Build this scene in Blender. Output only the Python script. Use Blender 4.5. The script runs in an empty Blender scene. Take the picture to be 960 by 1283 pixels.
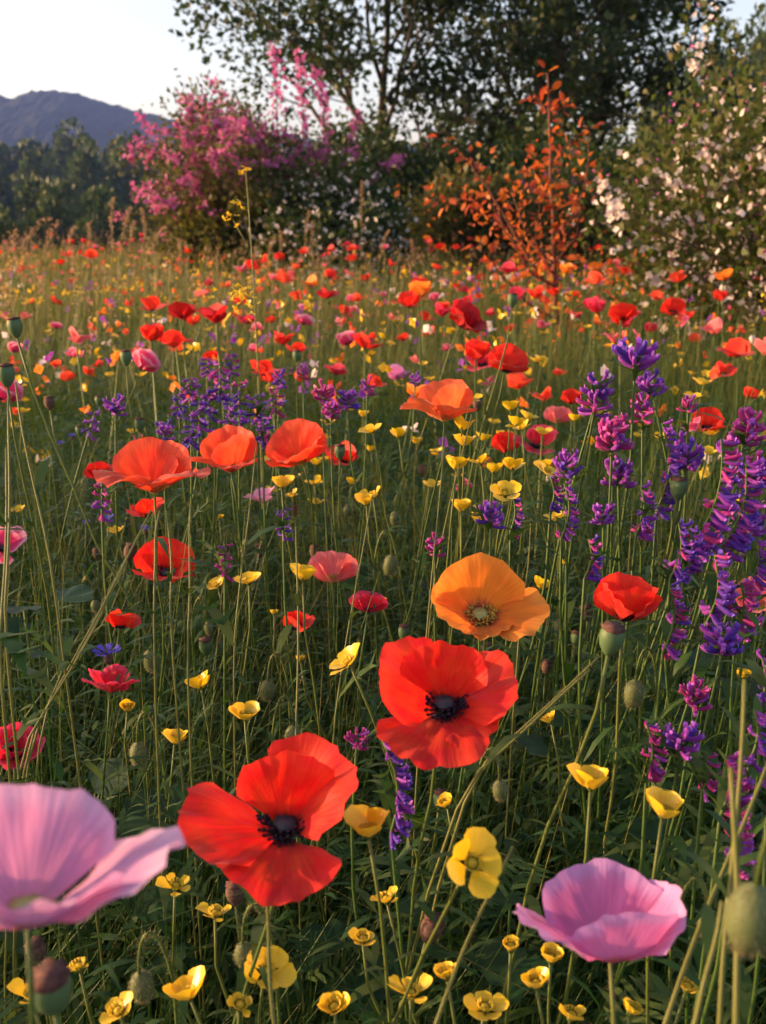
import bpy, math, random
import numpy as np
from mathutils import Vector, Matrix, Quaternion

# ------------------------------------------------------------------ camera, sky, sun, exposure
SC = bpy.context.scene
R = math.radians
CAM_H, PITCH, FPX = 0.85, R(16.5), 1250.0
SUN_AZ, SUN_EL = R(-84), R(10.0)          # azimuth measured from +Y (view direction), negative = left
cam_data = bpy.data.cameras.new("camera")
cam = bpy.data.objects.new("camera", cam_data)
SC.collection.objects.link(cam)
SC.camera = cam
cam.location = (0, 0, CAM_H)
cam.rotation_euler = (math.pi / 2 - PITCH, 0, 0)
cam_data.sensor_fit = 'VERTICAL'
cam_data.sensor_height = 36.0
cam_data.lens = FPX / 1283.0 * 36.0
cam_data.clip_start = 0.02
cam_data.clip_end = 5000
cam_data.dof.use_dof = True
cam_data.dof.focus_distance = 0.78
cam_data.dof.aperture_fstop = 13.0

W = bpy.data.worlds.new("World")
SC.world = W
W.use_nodes = True
wn = W.node_tree
sky = wn.nodes.new("ShaderNodeTexSky")
sky.sky_type = 'NISHITA'
sky.sun_disc = False
sky.sun_elevation = SUN_EL
sky.sun_rotation = SUN_AZ
sky.altitude = 200
sky.air_density = 0.95
sky.dust_density = 2.2
sky.ozone_density = 1.0
bg = wn.nodes["Background"]
tint = wn.nodes.new("ShaderNodeMix"); tint.data_type = 'RGBA'; tint.blend_type = 'MULTIPLY'; tint.inputs["Factor"].default_value = 1.0
tint.inputs["B"].default_value = (1.30, 1.05, 0.97, 1)      # evening air a little rosier than the clear-sky model
wn.links.new(sky.outputs[0], tint.inputs["A"])
wn.links.new(tint.outputs["Result"], bg.inputs[0])
bg.inputs[1].default_value = 0.15

sun_data = bpy.data.lights.new("sun", 'SUN')
sun_data.energy = 3.9
sun_data.angle = R(0.6)
sun_data.color = (1.0, 0.64, 0.32)
sun = bpy.data.objects.new("sun", sun_data)
SC.collection.objects.link(sun)
sd = Vector((math.sin(SUN_AZ) * math.cos(SUN_EL), math.cos(SUN_AZ) * math.cos(SUN_EL), math.sin(SUN_EL)))
sun.rotation_euler = sd.to_track_quat('Z', 'Y').to_euler()
SC.view_settings.view_transform = 'Standard'
SC.view_settings.look = 'None'
SC.view_settings.gamma = 1.0
SC.view_settings.exposure = 1.5
SC.cycles.use_denoising = True
SC.cycles.use_adaptive_sampling = True
SC.cycles.adaptive_threshold = 0.04
SC.cycles.use_light_tree = False
SC.cycles.transmission_bounces = 3
SC.cycles.glossy_bounces = 1
SC.cycles.max_bounces = 6
SC.cycles.diffuse_bounces = 3
SC.cycles.volume_bounces = 0
SC.cycles.transparent_max_bounces = 8

# ------------------------------------------------------------------ helpers
rng = np.random.default_rng(7)
random.seed(11)
COL = SC.collection
RIGHT = Vector((1, 0, 0))
FWD = Vector((0, math.cos(PITCH), -math.sin(PITCH)))
UPV = Vector((0, math.sin(PITCH), math.cos(PITCH)))

def at(px, py, d):
    """point seen at photograph pixel (px, py) standing d metres in front of the camera"""
    px, py, d = float(px), float(py), float(d)
    return Vector((0, 0, CAM_H)) + d * (FWD + (px - 480) / FPX * RIGHT + (641.5 - py) / FPX * UPV)

def above(px, py, d, z):
    """depth no farther than where the sight line sinks to height z"""
    fall = math.sin(PITCH) + (py - 641.5) / FPX * math.cos(PITCH)
    return min(d, (CAM_H - z) / fall) if fall > .01 else d

def to_px(p):
    q = Vector(p) - Vector((0, 0, CAM_H))
    d = max(q.dot(FWD), 1e-3)
    return 480 + q.dot(RIGHT) / d * FPX, 641.5 - q.dot(UPV) / d * FPX

def new_mesh(name, verts, faces=None, mats=(), uv=None, rnd=None, midx=None, smooth=True):
    """faces: list of tuples or an (M,4) array of quads"""
    me = bpy.data.meshes.new(name)
    verts = np.asarray(verts, dtype=np.float32)
    if isinstance(faces, np.ndarray):
        k = faces.shape[1]
        n = len(faces)
        me.vertices.add(len(verts)); me.vertices.foreach_set("co", verts.ravel())
        me.loops.add(n * k); me.loops.foreach_set("vertex_index", faces.astype(np.int32).ravel())
        me.polygons.add(n)
        me.polygons.foreach_set("loop_start", np.arange(0, n * k, k, dtype=np.int32))
        me.update(calc_edges=True)
    else:
        me.from_pydata(verts.tolist(), [], faces)
    for m in mats:
        me.materials.append(m)
    if midx is not None:
        me.polygons.foreach_set("material_index", np.asarray(midx, dtype=np.int32))
    if uv is not None:
        li = np.empty(len(me.loops), dtype=np.int32); me.loops.foreach_get("vertex_index", li)
        l = me.uv_layers.new(name="UVMap")
        l.data.foreach_set("uv", np.asarray(uv, dtype=np.float32)[li].ravel())
    if rnd is not None:
        a = me.attributes.new("rnd", 'FLOAT', 'POINT')
        a.data.foreach_set("value", np.asarray(rnd, dtype=np.float32))
    if smooth:
        me.polygons.foreach_set("use_smooth", np.ones(len(me.polygons), dtype=bool))
    me.update()
    return me

def link(name, me, parent=None, loc=(0, 0, 0), rot=None, scale=None):
    o = bpy.data.objects.new(name, me)
    COL.objects.link(o)
    if parent is not None:
        o.parent = parent
    o.location = loc
    if rot is not None:
        o.rotation_mode = 'QUATERNION'
        o.rotation_quaternion = rot
    if scale is not None:
        o.scale = (scale,) * 3 if isinstance(scale, (int, float)) else scale
    return o

def tag(o, label, cat, group=None):
    o["label"] = label
    o["category"] = cat
    if group:
        o["group"] = group
    return o

def thing(name, loc, label=None, cat=None, group=None):
    o = bpy.data.objects.new(name, None)
    o.empty_display_size = 0.05
    COL.objects.link(o)
    o.location = loc
    if label:
        tag(o, label, cat, group)
    return o

class MB:
    """collects shapes into one mesh"""
    def __init__(s):
        s.v = []; s.f = []; s.m = []; s.r = []; s.uv = []
    def add(s, v, f, m=0, r=0.5, uv=None):
        b = len(s.v)
        s.v.extend([tuple(p) for p in v])
        s.f.extend([tuple(i + b for i in q) for q in f])
        s.m.extend([m] * len(f)); s.r.extend([r] * len(v))
        s.uv.extend(uv if uv is not None else [(0.5, 0.5)] * len(v))
    def mesh(s, name, mats):
        return new_mesh(name, s.v, s.f, mats, uv=s.uv, rnd=s.r, midx=s.m)

def tube(pts, rad, n=5, cap=True):
    pts = [Vector(p) for p in pts]
    if isinstance(rad, (int, float)):
        rad = [rad] * len(pts)
    v, f = [], []
    t0 = (pts[1] - pts[0]).normalized()
    a = t0.orthogonal().normalized()
    for i, p in enumerate(pts):
        t = (pts[min(i + 1, len(pts) - 1)] - pts[max(i - 1, 0)]).normalized()
        a = (a - a.dot(t) * t)
        a = a.normalized() if a.length > 1e-6 else t.orthogonal().normalized()
        b = t.cross(a)
        for k in range(n):
            an = 2 * math.pi * k / n
            v.append(p + rad[i] * (math.cos(an) * a + math.sin(an) * b))
    for i in range(len(pts) - 1):
        for k in range(n):
            k2 = (k + 1) % n
            f.append((i * n + k, i * n + k2, (i + 1) * n + k2, (i + 1) * n + k))
    if cap:
        f.append(tuple(range((len(pts) - 1) * n, len(pts) * n)))
    return v, f

def lathe(prof, n=10):
    v, f = [], []
    for (r, z) in prof:
        for k in range(n):
            an = 2 * math.pi * k / n
            v.append((r * math.cos(an), r * math.sin(an), z))
    for i in range(len(prof) - 1):
        for k in range(n):
            k2 = (k + 1) % n
            f.append((i * n + k, i * n + k2, (i + 1) * n + k2, (i + 1) * n + k))
    return v, f

def bez(p0, p1, p2, p3, n):
    out = []
    for i in range(n + 1):
        t = i / n
        out.append((1 - t) ** 3 * Vector(p0) + 3 * (1 - t) ** 2 * t * Vector(p1) + 3 * (1 - t) * t * t * Vector(p2) + t ** 3 * Vector(p3))
    return out

def frame(axis, spin=0.0):
    """rotation whose z is axis and whose x is the camera's right"""
    z = Vector(axis).normalized()
    x = RIGHT - RIGHT.dot(z) * z
    x = x.normalized() if x.length > 1e-4 else Vector((0, 1, 0))
    y = z.cross(x)
    m = Matrix((x, y, z)).transposed()
    q = m.to_quaternion()
    return q @ Quaternion((0, 0, 1), spin)

# ------------------------------------------------------------------ materials
MATS = {}
def nodes(name):
    m = bpy.data.materials.new(name); m.use_nodes = True
    nt = m.node_tree
    for n in list(nt.nodes):
        nt.nodes.remove(n)
    out = nt.nodes.new("ShaderNodeOutputMaterial")
    return m, nt, out

def ramp(nt, cols):
    r = nt.nodes.new("ShaderNodeValToRGB")
    el = r.color_ramp.elements
    while len(el) < len(cols):
        el.new(0.5)
    for i, (p, c) in enumerate(cols):
        el[i].position = p; el[i].color = (*c, 1)
    return r

def leaf_mat(name, cols, transl=0.35, rough=0.5, spec=0.3, tboost=1.3, noise=0.0):
    m, nt, out = nodes(name)
    N, L = nt.nodes, nt.links
    a = N.new("ShaderNodeAttribute"); a.attribute_name = "rnd"
    fac = a.outputs["Fac"]
    if noise > 0:
        tc = N.new("ShaderNodeTexCoord")
        no = N.new("ShaderNodeTexNoise"); no.inputs["Scale"].default_value = noise; no.inputs["Detail"].default_value = 3
        L.new(tc.outputs["Object"], no.inputs["Vector"])
        mm = N.new("ShaderNodeMath"); mm.operation = 'MULTIPLY_ADD'
        L.new(no.outputs["Fac"], mm.inputs[0]); mm.inputs[1].default_value = 0.5
        m2 = N.new("ShaderNodeMath"); m2.operation = 'SUBTRACT'; L.new(fac, m2.inputs[0]); m2.inputs[1].default_value = 0.25
        L.new(m2.outputs[0], mm.inputs[2]); fac = mm.outputs[0]
    r = ramp(nt, cols)
    L.new(fac, r.inputs["Fac"])
    p = N.new("ShaderNodeBsdfPrincipled")
    p.inputs["Roughness"].default_value = rough
    p.inputs["Specular IOR Level"].default_value = spec
    L.new(r.outputs["Color"], p.inputs["Base Color"])
    t = N.new("ShaderNodeBsdfTranslucent")
    g = N.new("ShaderNodeMix"); g.data_type = 'RGBA'; g.blend_type = 'MULTIPLY'; g.inputs["Factor"].default_value = 1.0
    L.new(r.outputs["Color"], g.inputs["A"]); g.inputs["B"].default_value = (tboost, tboost, tboost * 0.7, 1)
    L.new(g.outputs["Result"], t.inputs["Color"])
    mx = N.new("ShaderNodeMixShader"); mx.inputs[0].default_value = transl
    L.new(p.outputs[0], mx.inputs[1]); L.new(t.outputs[0], mx.inputs[2])
    L.new(mx.outputs[0], out.inputs["Surface"])
    MATS[name] = m
    return m

def petal_mat(name, base, heart, edge, heart_w=0.28, transl=0.45, rough=0.55, spec=0.25, crinkle=1.0, tcol=None):
    m, nt, out = nodes(name)
    N, L = nt.nodes, nt.links
    uv = N.new("ShaderNodeUVMap"); sep = N.new("ShaderNodeSeparateXYZ"); L.new(uv.outputs[0], sep.inputs[0])
    # veins and crinkles that run from the petal's base to its rim
    mp = N.new("ShaderNodeMapping"); mp.inputs["Scale"].default_value = (34, 2.2, 1); L.new(uv.outputs[0], mp.inputs["Vector"])
    oi = N.new("ShaderNodeObjectInfo")
    cmb = N.new("ShaderNodeCombineXYZ"); ml = N.new("ShaderNodeMath"); ml.operation = 'MULTIPLY'; ml.inputs[1].default_value = 37.0
    L.new(oi.outputs["Random"], ml.inputs[0]); L.new(ml.outputs[0], cmb.inputs["Z"]); L.new(cmb.outputs[0], mp.inputs["Location"])
    no = N.new("ShaderNodeTexNoise"); no.inputs["Scale"].default_value = 1.0; no.inputs["Detail"].default_value = 4
    L.new(mp.outputs[0], no.inputs["Vector"])
    mp2 = N.new("ShaderNodeMapping"); mp2.inputs["Scale"].default_value = (5, 4, 1); L.new(uv.outputs[0], mp2.inputs["Vector"])
    no2 = N.new("ShaderNodeTexNoise"); no2.inputs["Scale"].default_value = 1.0; no2.inputs["Detail"].default_value = 3
    L.new(cmb.outputs[0], mp2.inputs["Location"]); L.new(mp2.outputs[0], no2.inputs["Vector"])
    # heart blotch and rim, both wobbled by the vein noise
    ad = N.new("ShaderNodeMath"); ad.operation = 'MULTIPLY_ADD'; L.new(no.outputs["Fac"], ad.inputs[0]); ad.inputs[1].default_value = 0.16
    L.new(sep.outputs["Y"], ad.inputs[2])
    rp = ramp(nt, [(0.0, heart), (max(heart_w * 0.55, 0.01) + 0.06, heart), (heart_w + 0.1, base), (0.86, base), (1.06 if False else 1.0, edge)])
    L.new(ad.outputs[0], rp.inputs["Fac"])
    vr = N.new("ShaderNodeMapRange"); vr.inputs["From Min"].default_value = 0.3; vr.inputs["From Max"].default_value = 0.7
    vr.inputs["To Min"].default_value = 0.89; vr.inputs["To Max"].default_value = 1.07
    L.new(no.outputs["Fac"], vr.inputs["Value"])
    hs = N.new("ShaderNodeHueSaturation")
    hr = N.new("ShaderNodeMapRange"); hr.inputs["To Min"].default_value = 0.49; hr.inputs["To Max"].default_value = 0.512
    L.new(no2.outputs["Fac"], hr.inputs["Value"]); L.new(hr.outputs[0], hs.inputs["Hue"])
    L.new(vr.outputs[0], hs.inputs["Value"]); L.new(rp.outputs["Color"], hs.inputs["Color"])
    bp = N.new("ShaderNodeBump"); bp.inputs["Strength"].default_value = 0.42 * crinkle; bp.inputs["Distance"].default_value = 0.0012
    L.new(no.outputs["Fac"], bp.inputs["Height"])
    p = N.new("ShaderNodeBsdfPrincipled")
    p.inputs["Roughness"].default_value = rough; p.inputs["Specular IOR Level"].default_value = spec
    p.inputs["Sheen Weight"].default_value = 0.12; p.inputs["Sheen Roughness"].default_value = 0.5
    L.new(hs.outputs[0], p.inputs["Base Color"]); L.new(bp.outputs[0], p.inputs["Normal"])
    t = N.new("ShaderNodeBsdfTranslucent"); L.new(bp.outputs[0], t.inputs["Normal"])
    g = N.new("ShaderNodeMix"); g.data_type = 'RGBA'; g.blend_type = 'MULTIPLY'; g.inputs["Factor"].default_value = 1.0
    L.new(hs.outputs[0], g.inputs["A"]); g.inputs["B"].default_value = (*(tcol or (1.15, 1.0, 0.9)), 1)
    L.new(g.outputs["Result"], t.inputs["Color"])
    mx = N.new("ShaderNodeMixShader"); mx.inputs[0].default_value = transl
    L.new(p.outputs[0], mx.inputs[1]); L.new(t.outputs[0], mx.inputs[2])
    L.new(mx.outputs[0], out.inputs["Surface"])
    MATS[name] = m
    return m

def plain_mat(name, c1, c2, scale=60.0, rough=0.6, spec=0.3, bump=0.2, transl=0.0):
    m, nt, out = nodes(name)
    N, L = nt.nodes, nt.links
    tc = N.new("ShaderNodeTexCoord")
    no = N.new("ShaderNodeTexNoise"); no.inputs["Scale"].default_value = scale; no.inputs["Detail"].default_value = 5
    L.new(tc.outputs["Object"], no.inputs["Vector"])
    r = ramp(nt, [(0.3, c1), (0.7, c2)]); L.new(no.outputs["Fac"], r.inputs["Fac"])
    p = N.new("ShaderNodeBsdfPrincipled"); p.inputs["Roughness"].default_value = rough; p.inputs["Specular IOR Level"].default_value = spec
    L.new(r.outputs["Color"], p.inputs["Base Color"])
    if bump > 0:
        b = N.new("ShaderNodeBump"); b.inputs["Strength"].default_value = bump; b.inputs["Distance"].default_value = 0.2 / scale
        L.new(no.outputs["Fac"], b.inputs["Height"]); L.new(b.outputs[0], p.inputs["Normal"])
    if transl > 0:
        t = N.new("ShaderNodeBsdfTranslucent"); L.new(r.outputs["Color"], t.inputs["Color"])
        mx = N.new("ShaderNodeMixShader"); mx.inputs[0].default_value = transl
        L.new(p.outputs[0], mx.inputs[1]); L.new(t.outputs[0], mx.inputs[2]); L.new(mx.outputs[0], out.inputs["Surface"])
    else:
        L.new(p.outputs[0], out.inputs["Surface"])
    MATS[name] = m
    return m

BLK = (0.012, 0.006, 0.012)
petal_mat("scarlet", (0.74, 0.022, 0.012), BLK, (0.8, 0.03, 0.02), 0.25)
petal_mat("deep_red", (0.52, 0.010, 0.014), (0.05, 0.004, 0.008), (0.5, 0.012, 0.02), 0.18)
petal_mat("crimson", (0.60, 0.018, 0.05), (0.2, 0.01, 0.02), (0.68, 0.05, 0.14), 0.15)
petal_mat("salmon_red", (0.82, 0.075, 0.03), (0.5, 0.03, 0.02), (0.85, 0.10, 0.05), 0.12)
petal_mat("orange", (0.86, 0.24, 0.025), (0.30, 0.03, 0.05), (0.88, 0.3, 0.04), 0.34)
petal_mat("orange_coral", (0.84, 0.17, 0.05), (0.8, 0.3, 0.05), (0.85, 0.15, 0.06), 0.12)
petal_mat("pale_pink", (0.68, 0.31, 0.56), (0.62, 0.14, 0.34), (0.70, 0.42, 0.66), 0.2, transl=0.4, tcol=(1.1, 0.85, 0.9))
petal_mat("pink", (0.66, 0.21, 0.48), (0.66, 0.07, 0.22), (0.60, 0.31, 0.62), 0.3, transl=0.4, tcol=(1.1, 0.8, 0.9))
petal_mat("rose", (0.72, 0.06, 0.2), (0.3, 0.01, 0.04), (0.82, 0.36, 0.5), 0.15)
petal_mat("coral_pink", (0.76, 0.15, 0.17), (0.7, 0.1, 0.1), (0.8, 0.22, 0.25), 0.12)
petal_mat("buttercup_yellow", (0.88, 0.58, 0.012), (0.75, 0.4, 0.01), (0.9, 0.62, 0.02), 0.1, transl=0.35, rough=0.28, spec=0.5, crinkle=0.25, tcol=(1.1, 0.95, 0.6))
petal_mat("violet", (0.29, 0.04, 0.43), (0.28, 0.03, 0.3), (0.42, 0.13, 0.68), 0.2, transl=0.35, crinkle=0.4, tcol=(1.2, 0.9, 1))
petal_mat("blue_violet", (0.11, 0.028, 0.38), (0.2, 0.03, 0.34), (0.2, 0.09, 0.62), 0.2, transl=0.35, crinkle=0.4, tcol=(1.2, 0.9, 1))
petal_mat("magenta", (0.40, 0.025, 0.22), (0.22, 0.02, 0.1), (0.6, 0.1, 0.5), 0.2, transl=0.35, crinkle=0.4, tcol=(1.2, 0.9, 1))
petal_mat("cornflower_blue", (0.09, 0.07, 0.62), (0.12, 0.04, 0.4), (0.12, 0.1, 0.72), 0.2, transl=0.35, crinkle=0.4, tcol=(1, 1, 1))
petal_mat("blossom_white", (0.80, 0.70, 0.68), (0.72, 0.5, 0.45), (0.82, 0.74, 0.74), 0.2, transl=0.35, crinkle=0.3)
petal_mat("blossom_pink", (0.56, 0.12, 0.36), (0.42, 0.07, 0.25), (0.62, 0.18, 0.44), 0.2, transl=0.35, crinkle=0.3)
leaf_mat("stem_green", [(0, (0.035, 0.075, 0.012)), (0.5, (0.06, 0.11, 0.018)), (1, (0.15, 0.15, 0.035))], transl=0.12, rough=0.5)
leaf_mat("capsule_green", [(0, (0.05, 0.10, 0.05)), (1, (0.10, 0.16, 0.06))], transl=0.05, rough=0.55, noise=180)
leaf_mat("bud_green", [(0, (0.07, 0.10, 0.035)), (1, (0.14, 0.16, 0.06))], transl=0.08, rough=0.6, noise=300)
leaf_mat("hair_fuzz", [(0, (0.30, 0.27, 0.15)), (1, (0.42, 0.36, 0.2))], transl=0.5, rough=0.6)
leaf_mat("grass", [(0, (0.015, 0.056, 0.008)), (0.45, (0.044, 0.106, 0.014)), (0.75, (0.105, 0.142, 0.024)), (1, (0.23, 0.175, 0.055))], transl=0.35, rough=0.5)
leaf_mat("herb_leaf", [(0, (0.012, 0.045, 0.009)), (0.6, (0.03, 0.08, 0.014)), (1, (0.08, 0.115, 0.026))], transl=0.35, rough=0.5, noise=60)
leaf_mat("broad_leaf", [(0, (0.012, 0.045, 0.014)), (1, (0.03, 0.07, 0.02))], transl=0.3, rough=0.45, noise=90)
leaf_mat("grass_seed", [(0, (0.26, 0.13, 0.10)), (1, (0.42, 0.28, 0.18))], transl=0.4, rough=0.6)
leaf_mat("orange_leaf", [(0, (0.36, 0.06, 0.03)), (0.5, (0.56, 0.13, 0.025)), (1, (0.66, 0.23, 0.045))], transl=0.5, rough=0.5, tboost=1.2)
leaf_mat("tree_leaf", [(0, (0.014, 0.030, 0.008)), (0.6, (0.028, 0.052, 0.012)), (1, (0.055, 0.075, 0.018))], transl=0.35)
leaf_mat("bush_leaf", [(0, (0.02, 0.042, 0.010)), (0.6, (0.042, 0.07, 0.015)), (1, (0.085, 0.10, 0.028))], transl=0.35)
leaf_mat("hawthorn_leaf", [(0, (0.04, 0.068, 0.013)), (0.6, (0.072, 0.098, 0.02)), (1, (0.14, 0.12, 0.035))], transl=0.45)
leaf_mat("olive_leaf", [(0, (0.045, 0.055, 0.014)), (0.6, (0.08, 0.085, 0.02)), (1, (0.13, 0.105, 0.035))], transl=0.4)
leaf_mat("far_leaf", [(0, (0.022, 0.05, 0.013)), (1, (0.07, 0.098, 0.02))], transl=0.3)
plain_mat("bark", (0.05, 0.035, 0.025), (0.12, 0.085, 0.06), 25, 0.85, 0.2, 0.6)
plain_mat("red_bark", (0.09, 0.025, 0.015), (0.17, 0.06, 0.035), 60, 0.7, 0.3, 0.4)
plain_mat("soil", (0.03, 0.035, 0.015), (0.07, 0.07, 0.03), 6, 0.95, 0.1, 0.5)
plain_mat("hill_cover", (0.008, 0.013, 0.012), (0.016, 0.022, 0.016), 0.03, 0.95, 0.1, 0.0)
plain_mat("stamen_dark", (0.008, 0.006, 0.012), (0.03, 0.02, 0.04), 300, 0.7, 0.2, 0.1)
plain_mat("stamen_gold", (0.45, 0.27, 0.04), (0.6, 0.42, 0.09), 300, 0.7, 0.2, 0.1, 0.2)
plain_mat("stamen_yellow", (0.62, 0.42, 0.02), (0.8, 0.58, 0.05), 300, 0.6, 0.3, 0.1, 0.3)
plain_mat("pistil_dark", (0.03, 0.03, 0.04), (0.07, 0.07, 0.08), 300, 0.6, 0.3, 0.2)
plain_mat("pistil_pale", (0.28, 0.3, 0.08), (0.42, 0.40, 0.14), 300, 0.6, 0.3, 0.2)
plain_mat("crown_brown", (0.05, 0.025, 0.02), (0.14, 0.06, 0.05), 400, 0.8, 0.2, 0.4)
plain_mat("dead_brown", (0.06, 0.035, 0.025), (0.16, 0.09, 0.07), 300, 0.8, 0.2, 0.3)
M = MATS

# ------------------------------------------------------------------ ground and far land
def terrain(x, y):
    """level meadow, then a valley on the left and ahead, rising to a hillside on the right"""
    e = np.clip((y - 15.0) / 60.0, 0, 1)
    fall = -9.0 * e * e * (3 - 2 * e)
    rise = np.clip((y - 130.0) / 500.0, 0, 1) * 22.0
    rt = np.clip((x - 6.0) / 60.0, 0, 1) * np.clip((y - 12) / 25.0, 0, 1) * 16.0
    bump = 0.02 * np.sin(x * 3.1 + 1) * np.cos(y * 2.3) + 0.015 * np.sin(x * 7.3 + y * 5.1)
    return fall + rise + rt + bump

gx = np.concatenate([-np.geomspace(900, 3, 40), np.linspace(-2.9, 2.9, 40), np.geomspace(3, 900, 40)])
gy = np.concatenate([np.linspace(-30, 15, 70), np.geomspace(15.5, 1500, 90)])
GX, GY = np.meshgrid(gx, gy)
V = np.stack([GX, GY, terrain(GX, GY)], -1).reshape(-1, 3)
nx, ny = len(gx), len(gy)
I = np.arange(nx * ny).reshape(ny, nx)
Q = np.stack([I[:-1, :-1], I[:-1, 1:], I[1:, 1:], I[1:, :-1]], -1).reshape(-1, 4)
ground = link("ground", new_mesh("ground", V, Q, [M["soil"]]))
ground["kind"] = "structure"; ground["label"] = "meadow soil and the land beyond it"

def hill(name, prof, y0, depth, label, seed, step, crown=.006):
    """a wooded ridge: profile of (pixel x, pixel y of the skyline) seen at distance y0"""
    r = np.random.default_rng(seed)
    px = np.array([p[0] for p in prof], float); py = np.array([p[1] for p in prof], float)
    xs = np.arange(px[0], px[-1], step)
    top = np.interp(xs, px, py)
    X, Z = [], []
    for a, b in zip(xs, top):
        p = at(a, b, 1.0) - Vector((0, 0, CAM_H))
        k = y0 / p.y
        X.append(p.x * k); Z.append(CAM_H + p.z * k)
    X = np.array(X); Z = np.array(Z)
    n_ = len(X); nrow = 60
    def value_noise(cx, cy):
        gnoise = r.uniform(0, 1, (cy + 2, cx + 2))
        u = np.linspace(0, cx, n_)[None, :]; w = np.linspace(0, cy, nrow)[:, None]
        iu, iw = np.floor(u).astype(int), np.floor(w).astype(int); fu, fw = u - iu, w - iw
        fu, fw = fu * fu * (3 - 2 * fu), fw * fw * (3 - 2 * fw)
        return gnoise[iw, iu] * (1 - fu) * (1 - fw) + gnoise[iw, iu + 1] * fu * (1 - fw) + gnoise[iw + 1, iu] * (1 - fu) * fw + gnoise[iw + 1, iu + 1] * fu * fw
    bumps = (value_noise(n_ // 16, 14) * .55 + value_noise(n_ // 6, 30) * .45 + value_noise(n_ // 3, 50) * .4 + value_noise(n_ // 2, 58) * .35 - .8) * y0 * crown
    ridge = np.repeat((value_noise(14, 1)[0] - .5)[None, :], nrow, 0) * depth * .10
    rows = []
    for i in range(nrow):
        t = i / (nrow - 1)
        rows.append(np.stack([X * (0.75 + 0.25 * t), y0 - depth * (1 - t) + ridge[i] * (1 - t), -12 + (Z + 12) * (t ** 1.15) + bumps[i] * (1 if t < 1 else .8)], -1))
    rows.append(np.stack([X, np.full_like(X, y0 + depth * 0.5), Z * 0.2 - 8], -1))
    V = np.concatenate(rows); n = len(X)
    I = np.arange(len(rows) * n).reshape(len(rows), n)
    Q = np.stack([I[:-1, :-1], I[:-1, 1:], I[1:, 1:], I[1:, :-1]], -1).reshape(-1, 4)
    o = link(name, new_mesh(name, V, Q, [M["hill_cover"]]))
    o["kind"] = "structure"; o["label"] = label
    return o

hill("far_hill", [(-500, 175), (-250, 150), (-60, 128), (0, 122), (18, 122), (40, 116), (90, 116), (128, 127), (165, 140), (210, 148), (260, 158), (330, 168), (420, 176), (600, 190), (800, 205), (1100, 215), (1500, 225)],
     900, 520, "blue grey wooded hill on the skyline at left", 3, 2.0)
hill("near_hillside", [(680, 275), (740, 250), (790, 190), (830, 140), (880, 110), (930, 92), (1000, 75), (1100, 60), (1300, 30), (1600, 0)],
     140, 70, "dark wooded hillside rising behind the white blossom bush", 5, 3.0, .02)

# ------------------------------------------------------------------ foliage builders
def leaf_quads(P, D, size, width, seed, fold=0.25, jitter=0.35):
    """one folded diamond leaf at every point P pointing along D"""
    r = np.random.default_rng(seed)
    n = len(P)
    D = D + r.normal(0, 0.6, (n, 3)); D /= np.linalg.norm(D, axis=1, keepdims=True) + 1e-9
    A = np.cross(D, r.normal(0, 1, (n, 3))); A /= np.linalg.norm(A, axis=1, keepdims=True) + 1e-9
    B = np.cross(D, A)
    s = (size * (1 + r.uniform(-jitter, jitter, n)))[:, None]
    w = s * width
    b = P; t = P + D * s
    l = P + D * s * 0.5 + A * w + B * s * fold; rr = P + D * s * 0.5 - A * w + B * s * fold
    V = np.stack([b, l, t, rr], 1).reshape(-1, 3)
    Q = np.arange(4 * n).reshape(n, 4)
    rnd = np.repeat(r.uniform(0, 1, n), 4)
    return V, Q, rnd

def grow(base, height, spread, levels, seed, trunk_r, n0=6, up=0.5, droop=0.0, multi=1, start=0.25, taper=0.6, ksplit=4):
    """branch skeleton -> tubes (list of (points, radii)) and twig points with directions"""
    r = random.Random(seed)
    tubes, tips = [], []
    def limb(p, d, ln, rad, lev):
        n = 5 if lev < 2 else 4
        pts, q = [p], p
        dd = d.copy()
        for i in range(n):
            dd = (dd + Vector((r.gauss(0, .16), r.gauss(0, .16), r.gauss(0, .12) + up * .10 - droop * .1 * lev))).normalized()
            q = q + dd * ln / n
            pts.append(q)
        rads = [rad * (1 - taper * i / n) for i in range(n + 1)]
        tubes.append((pts, rads, lev))
        if lev >= levels:
            for i in range(1, n + 1):
                tips.append((pts[i], (pts[i] - pts[i - 1]).normalized()))
            return
        k = n0 if lev == 0 else ksplit
        for j in range(k):
            t = start + (1 - start) * (j + r.random()) / k if lev == 0 else 0.3 + 0.7 * (j + r.random()) / k
            f = min(t, .999) * n; i = int(f)
            bp = pts[i].lerp(pts[i + 1], f - i)
            ax = (pts[i + 1] - pts[i]).normalized()
            a = r.uniform(0, 2 * math.pi)
            o = ax.orthogonal().normalized()
            o = Quaternion(ax, a) @ o
            ang = r.uniform(.6, 1.15)
            nd = (ax * math.cos(ang) + o * math.sin(ang) * spread + Vector((0, 0, up * .3))).normalized()
            limb(bp, nd, ln * r.uniform(.45, .68) * (1.15 - .35 * t if lev == 0 else 1), rads[i] * .6, lev + 1)
        limb(pts[-1], dd, ln * .45, rads[-1] * .9, lev + 1)
    for k in range(multi):
        a = r.uniform(0, 6.28)
        d = Vector((math.cos(a) * .35 * (multi > 1), math.sin(a) * .35 * (multi > 1), 1)).normalized()
        limb(Vector(base) + Vector((math.cos(a), math.sin(a), 0)) * .12 * (multi > 1), d, height * r.uniform(.8, 1.05), trunk_r, 0)
    return tubes, tips

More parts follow.
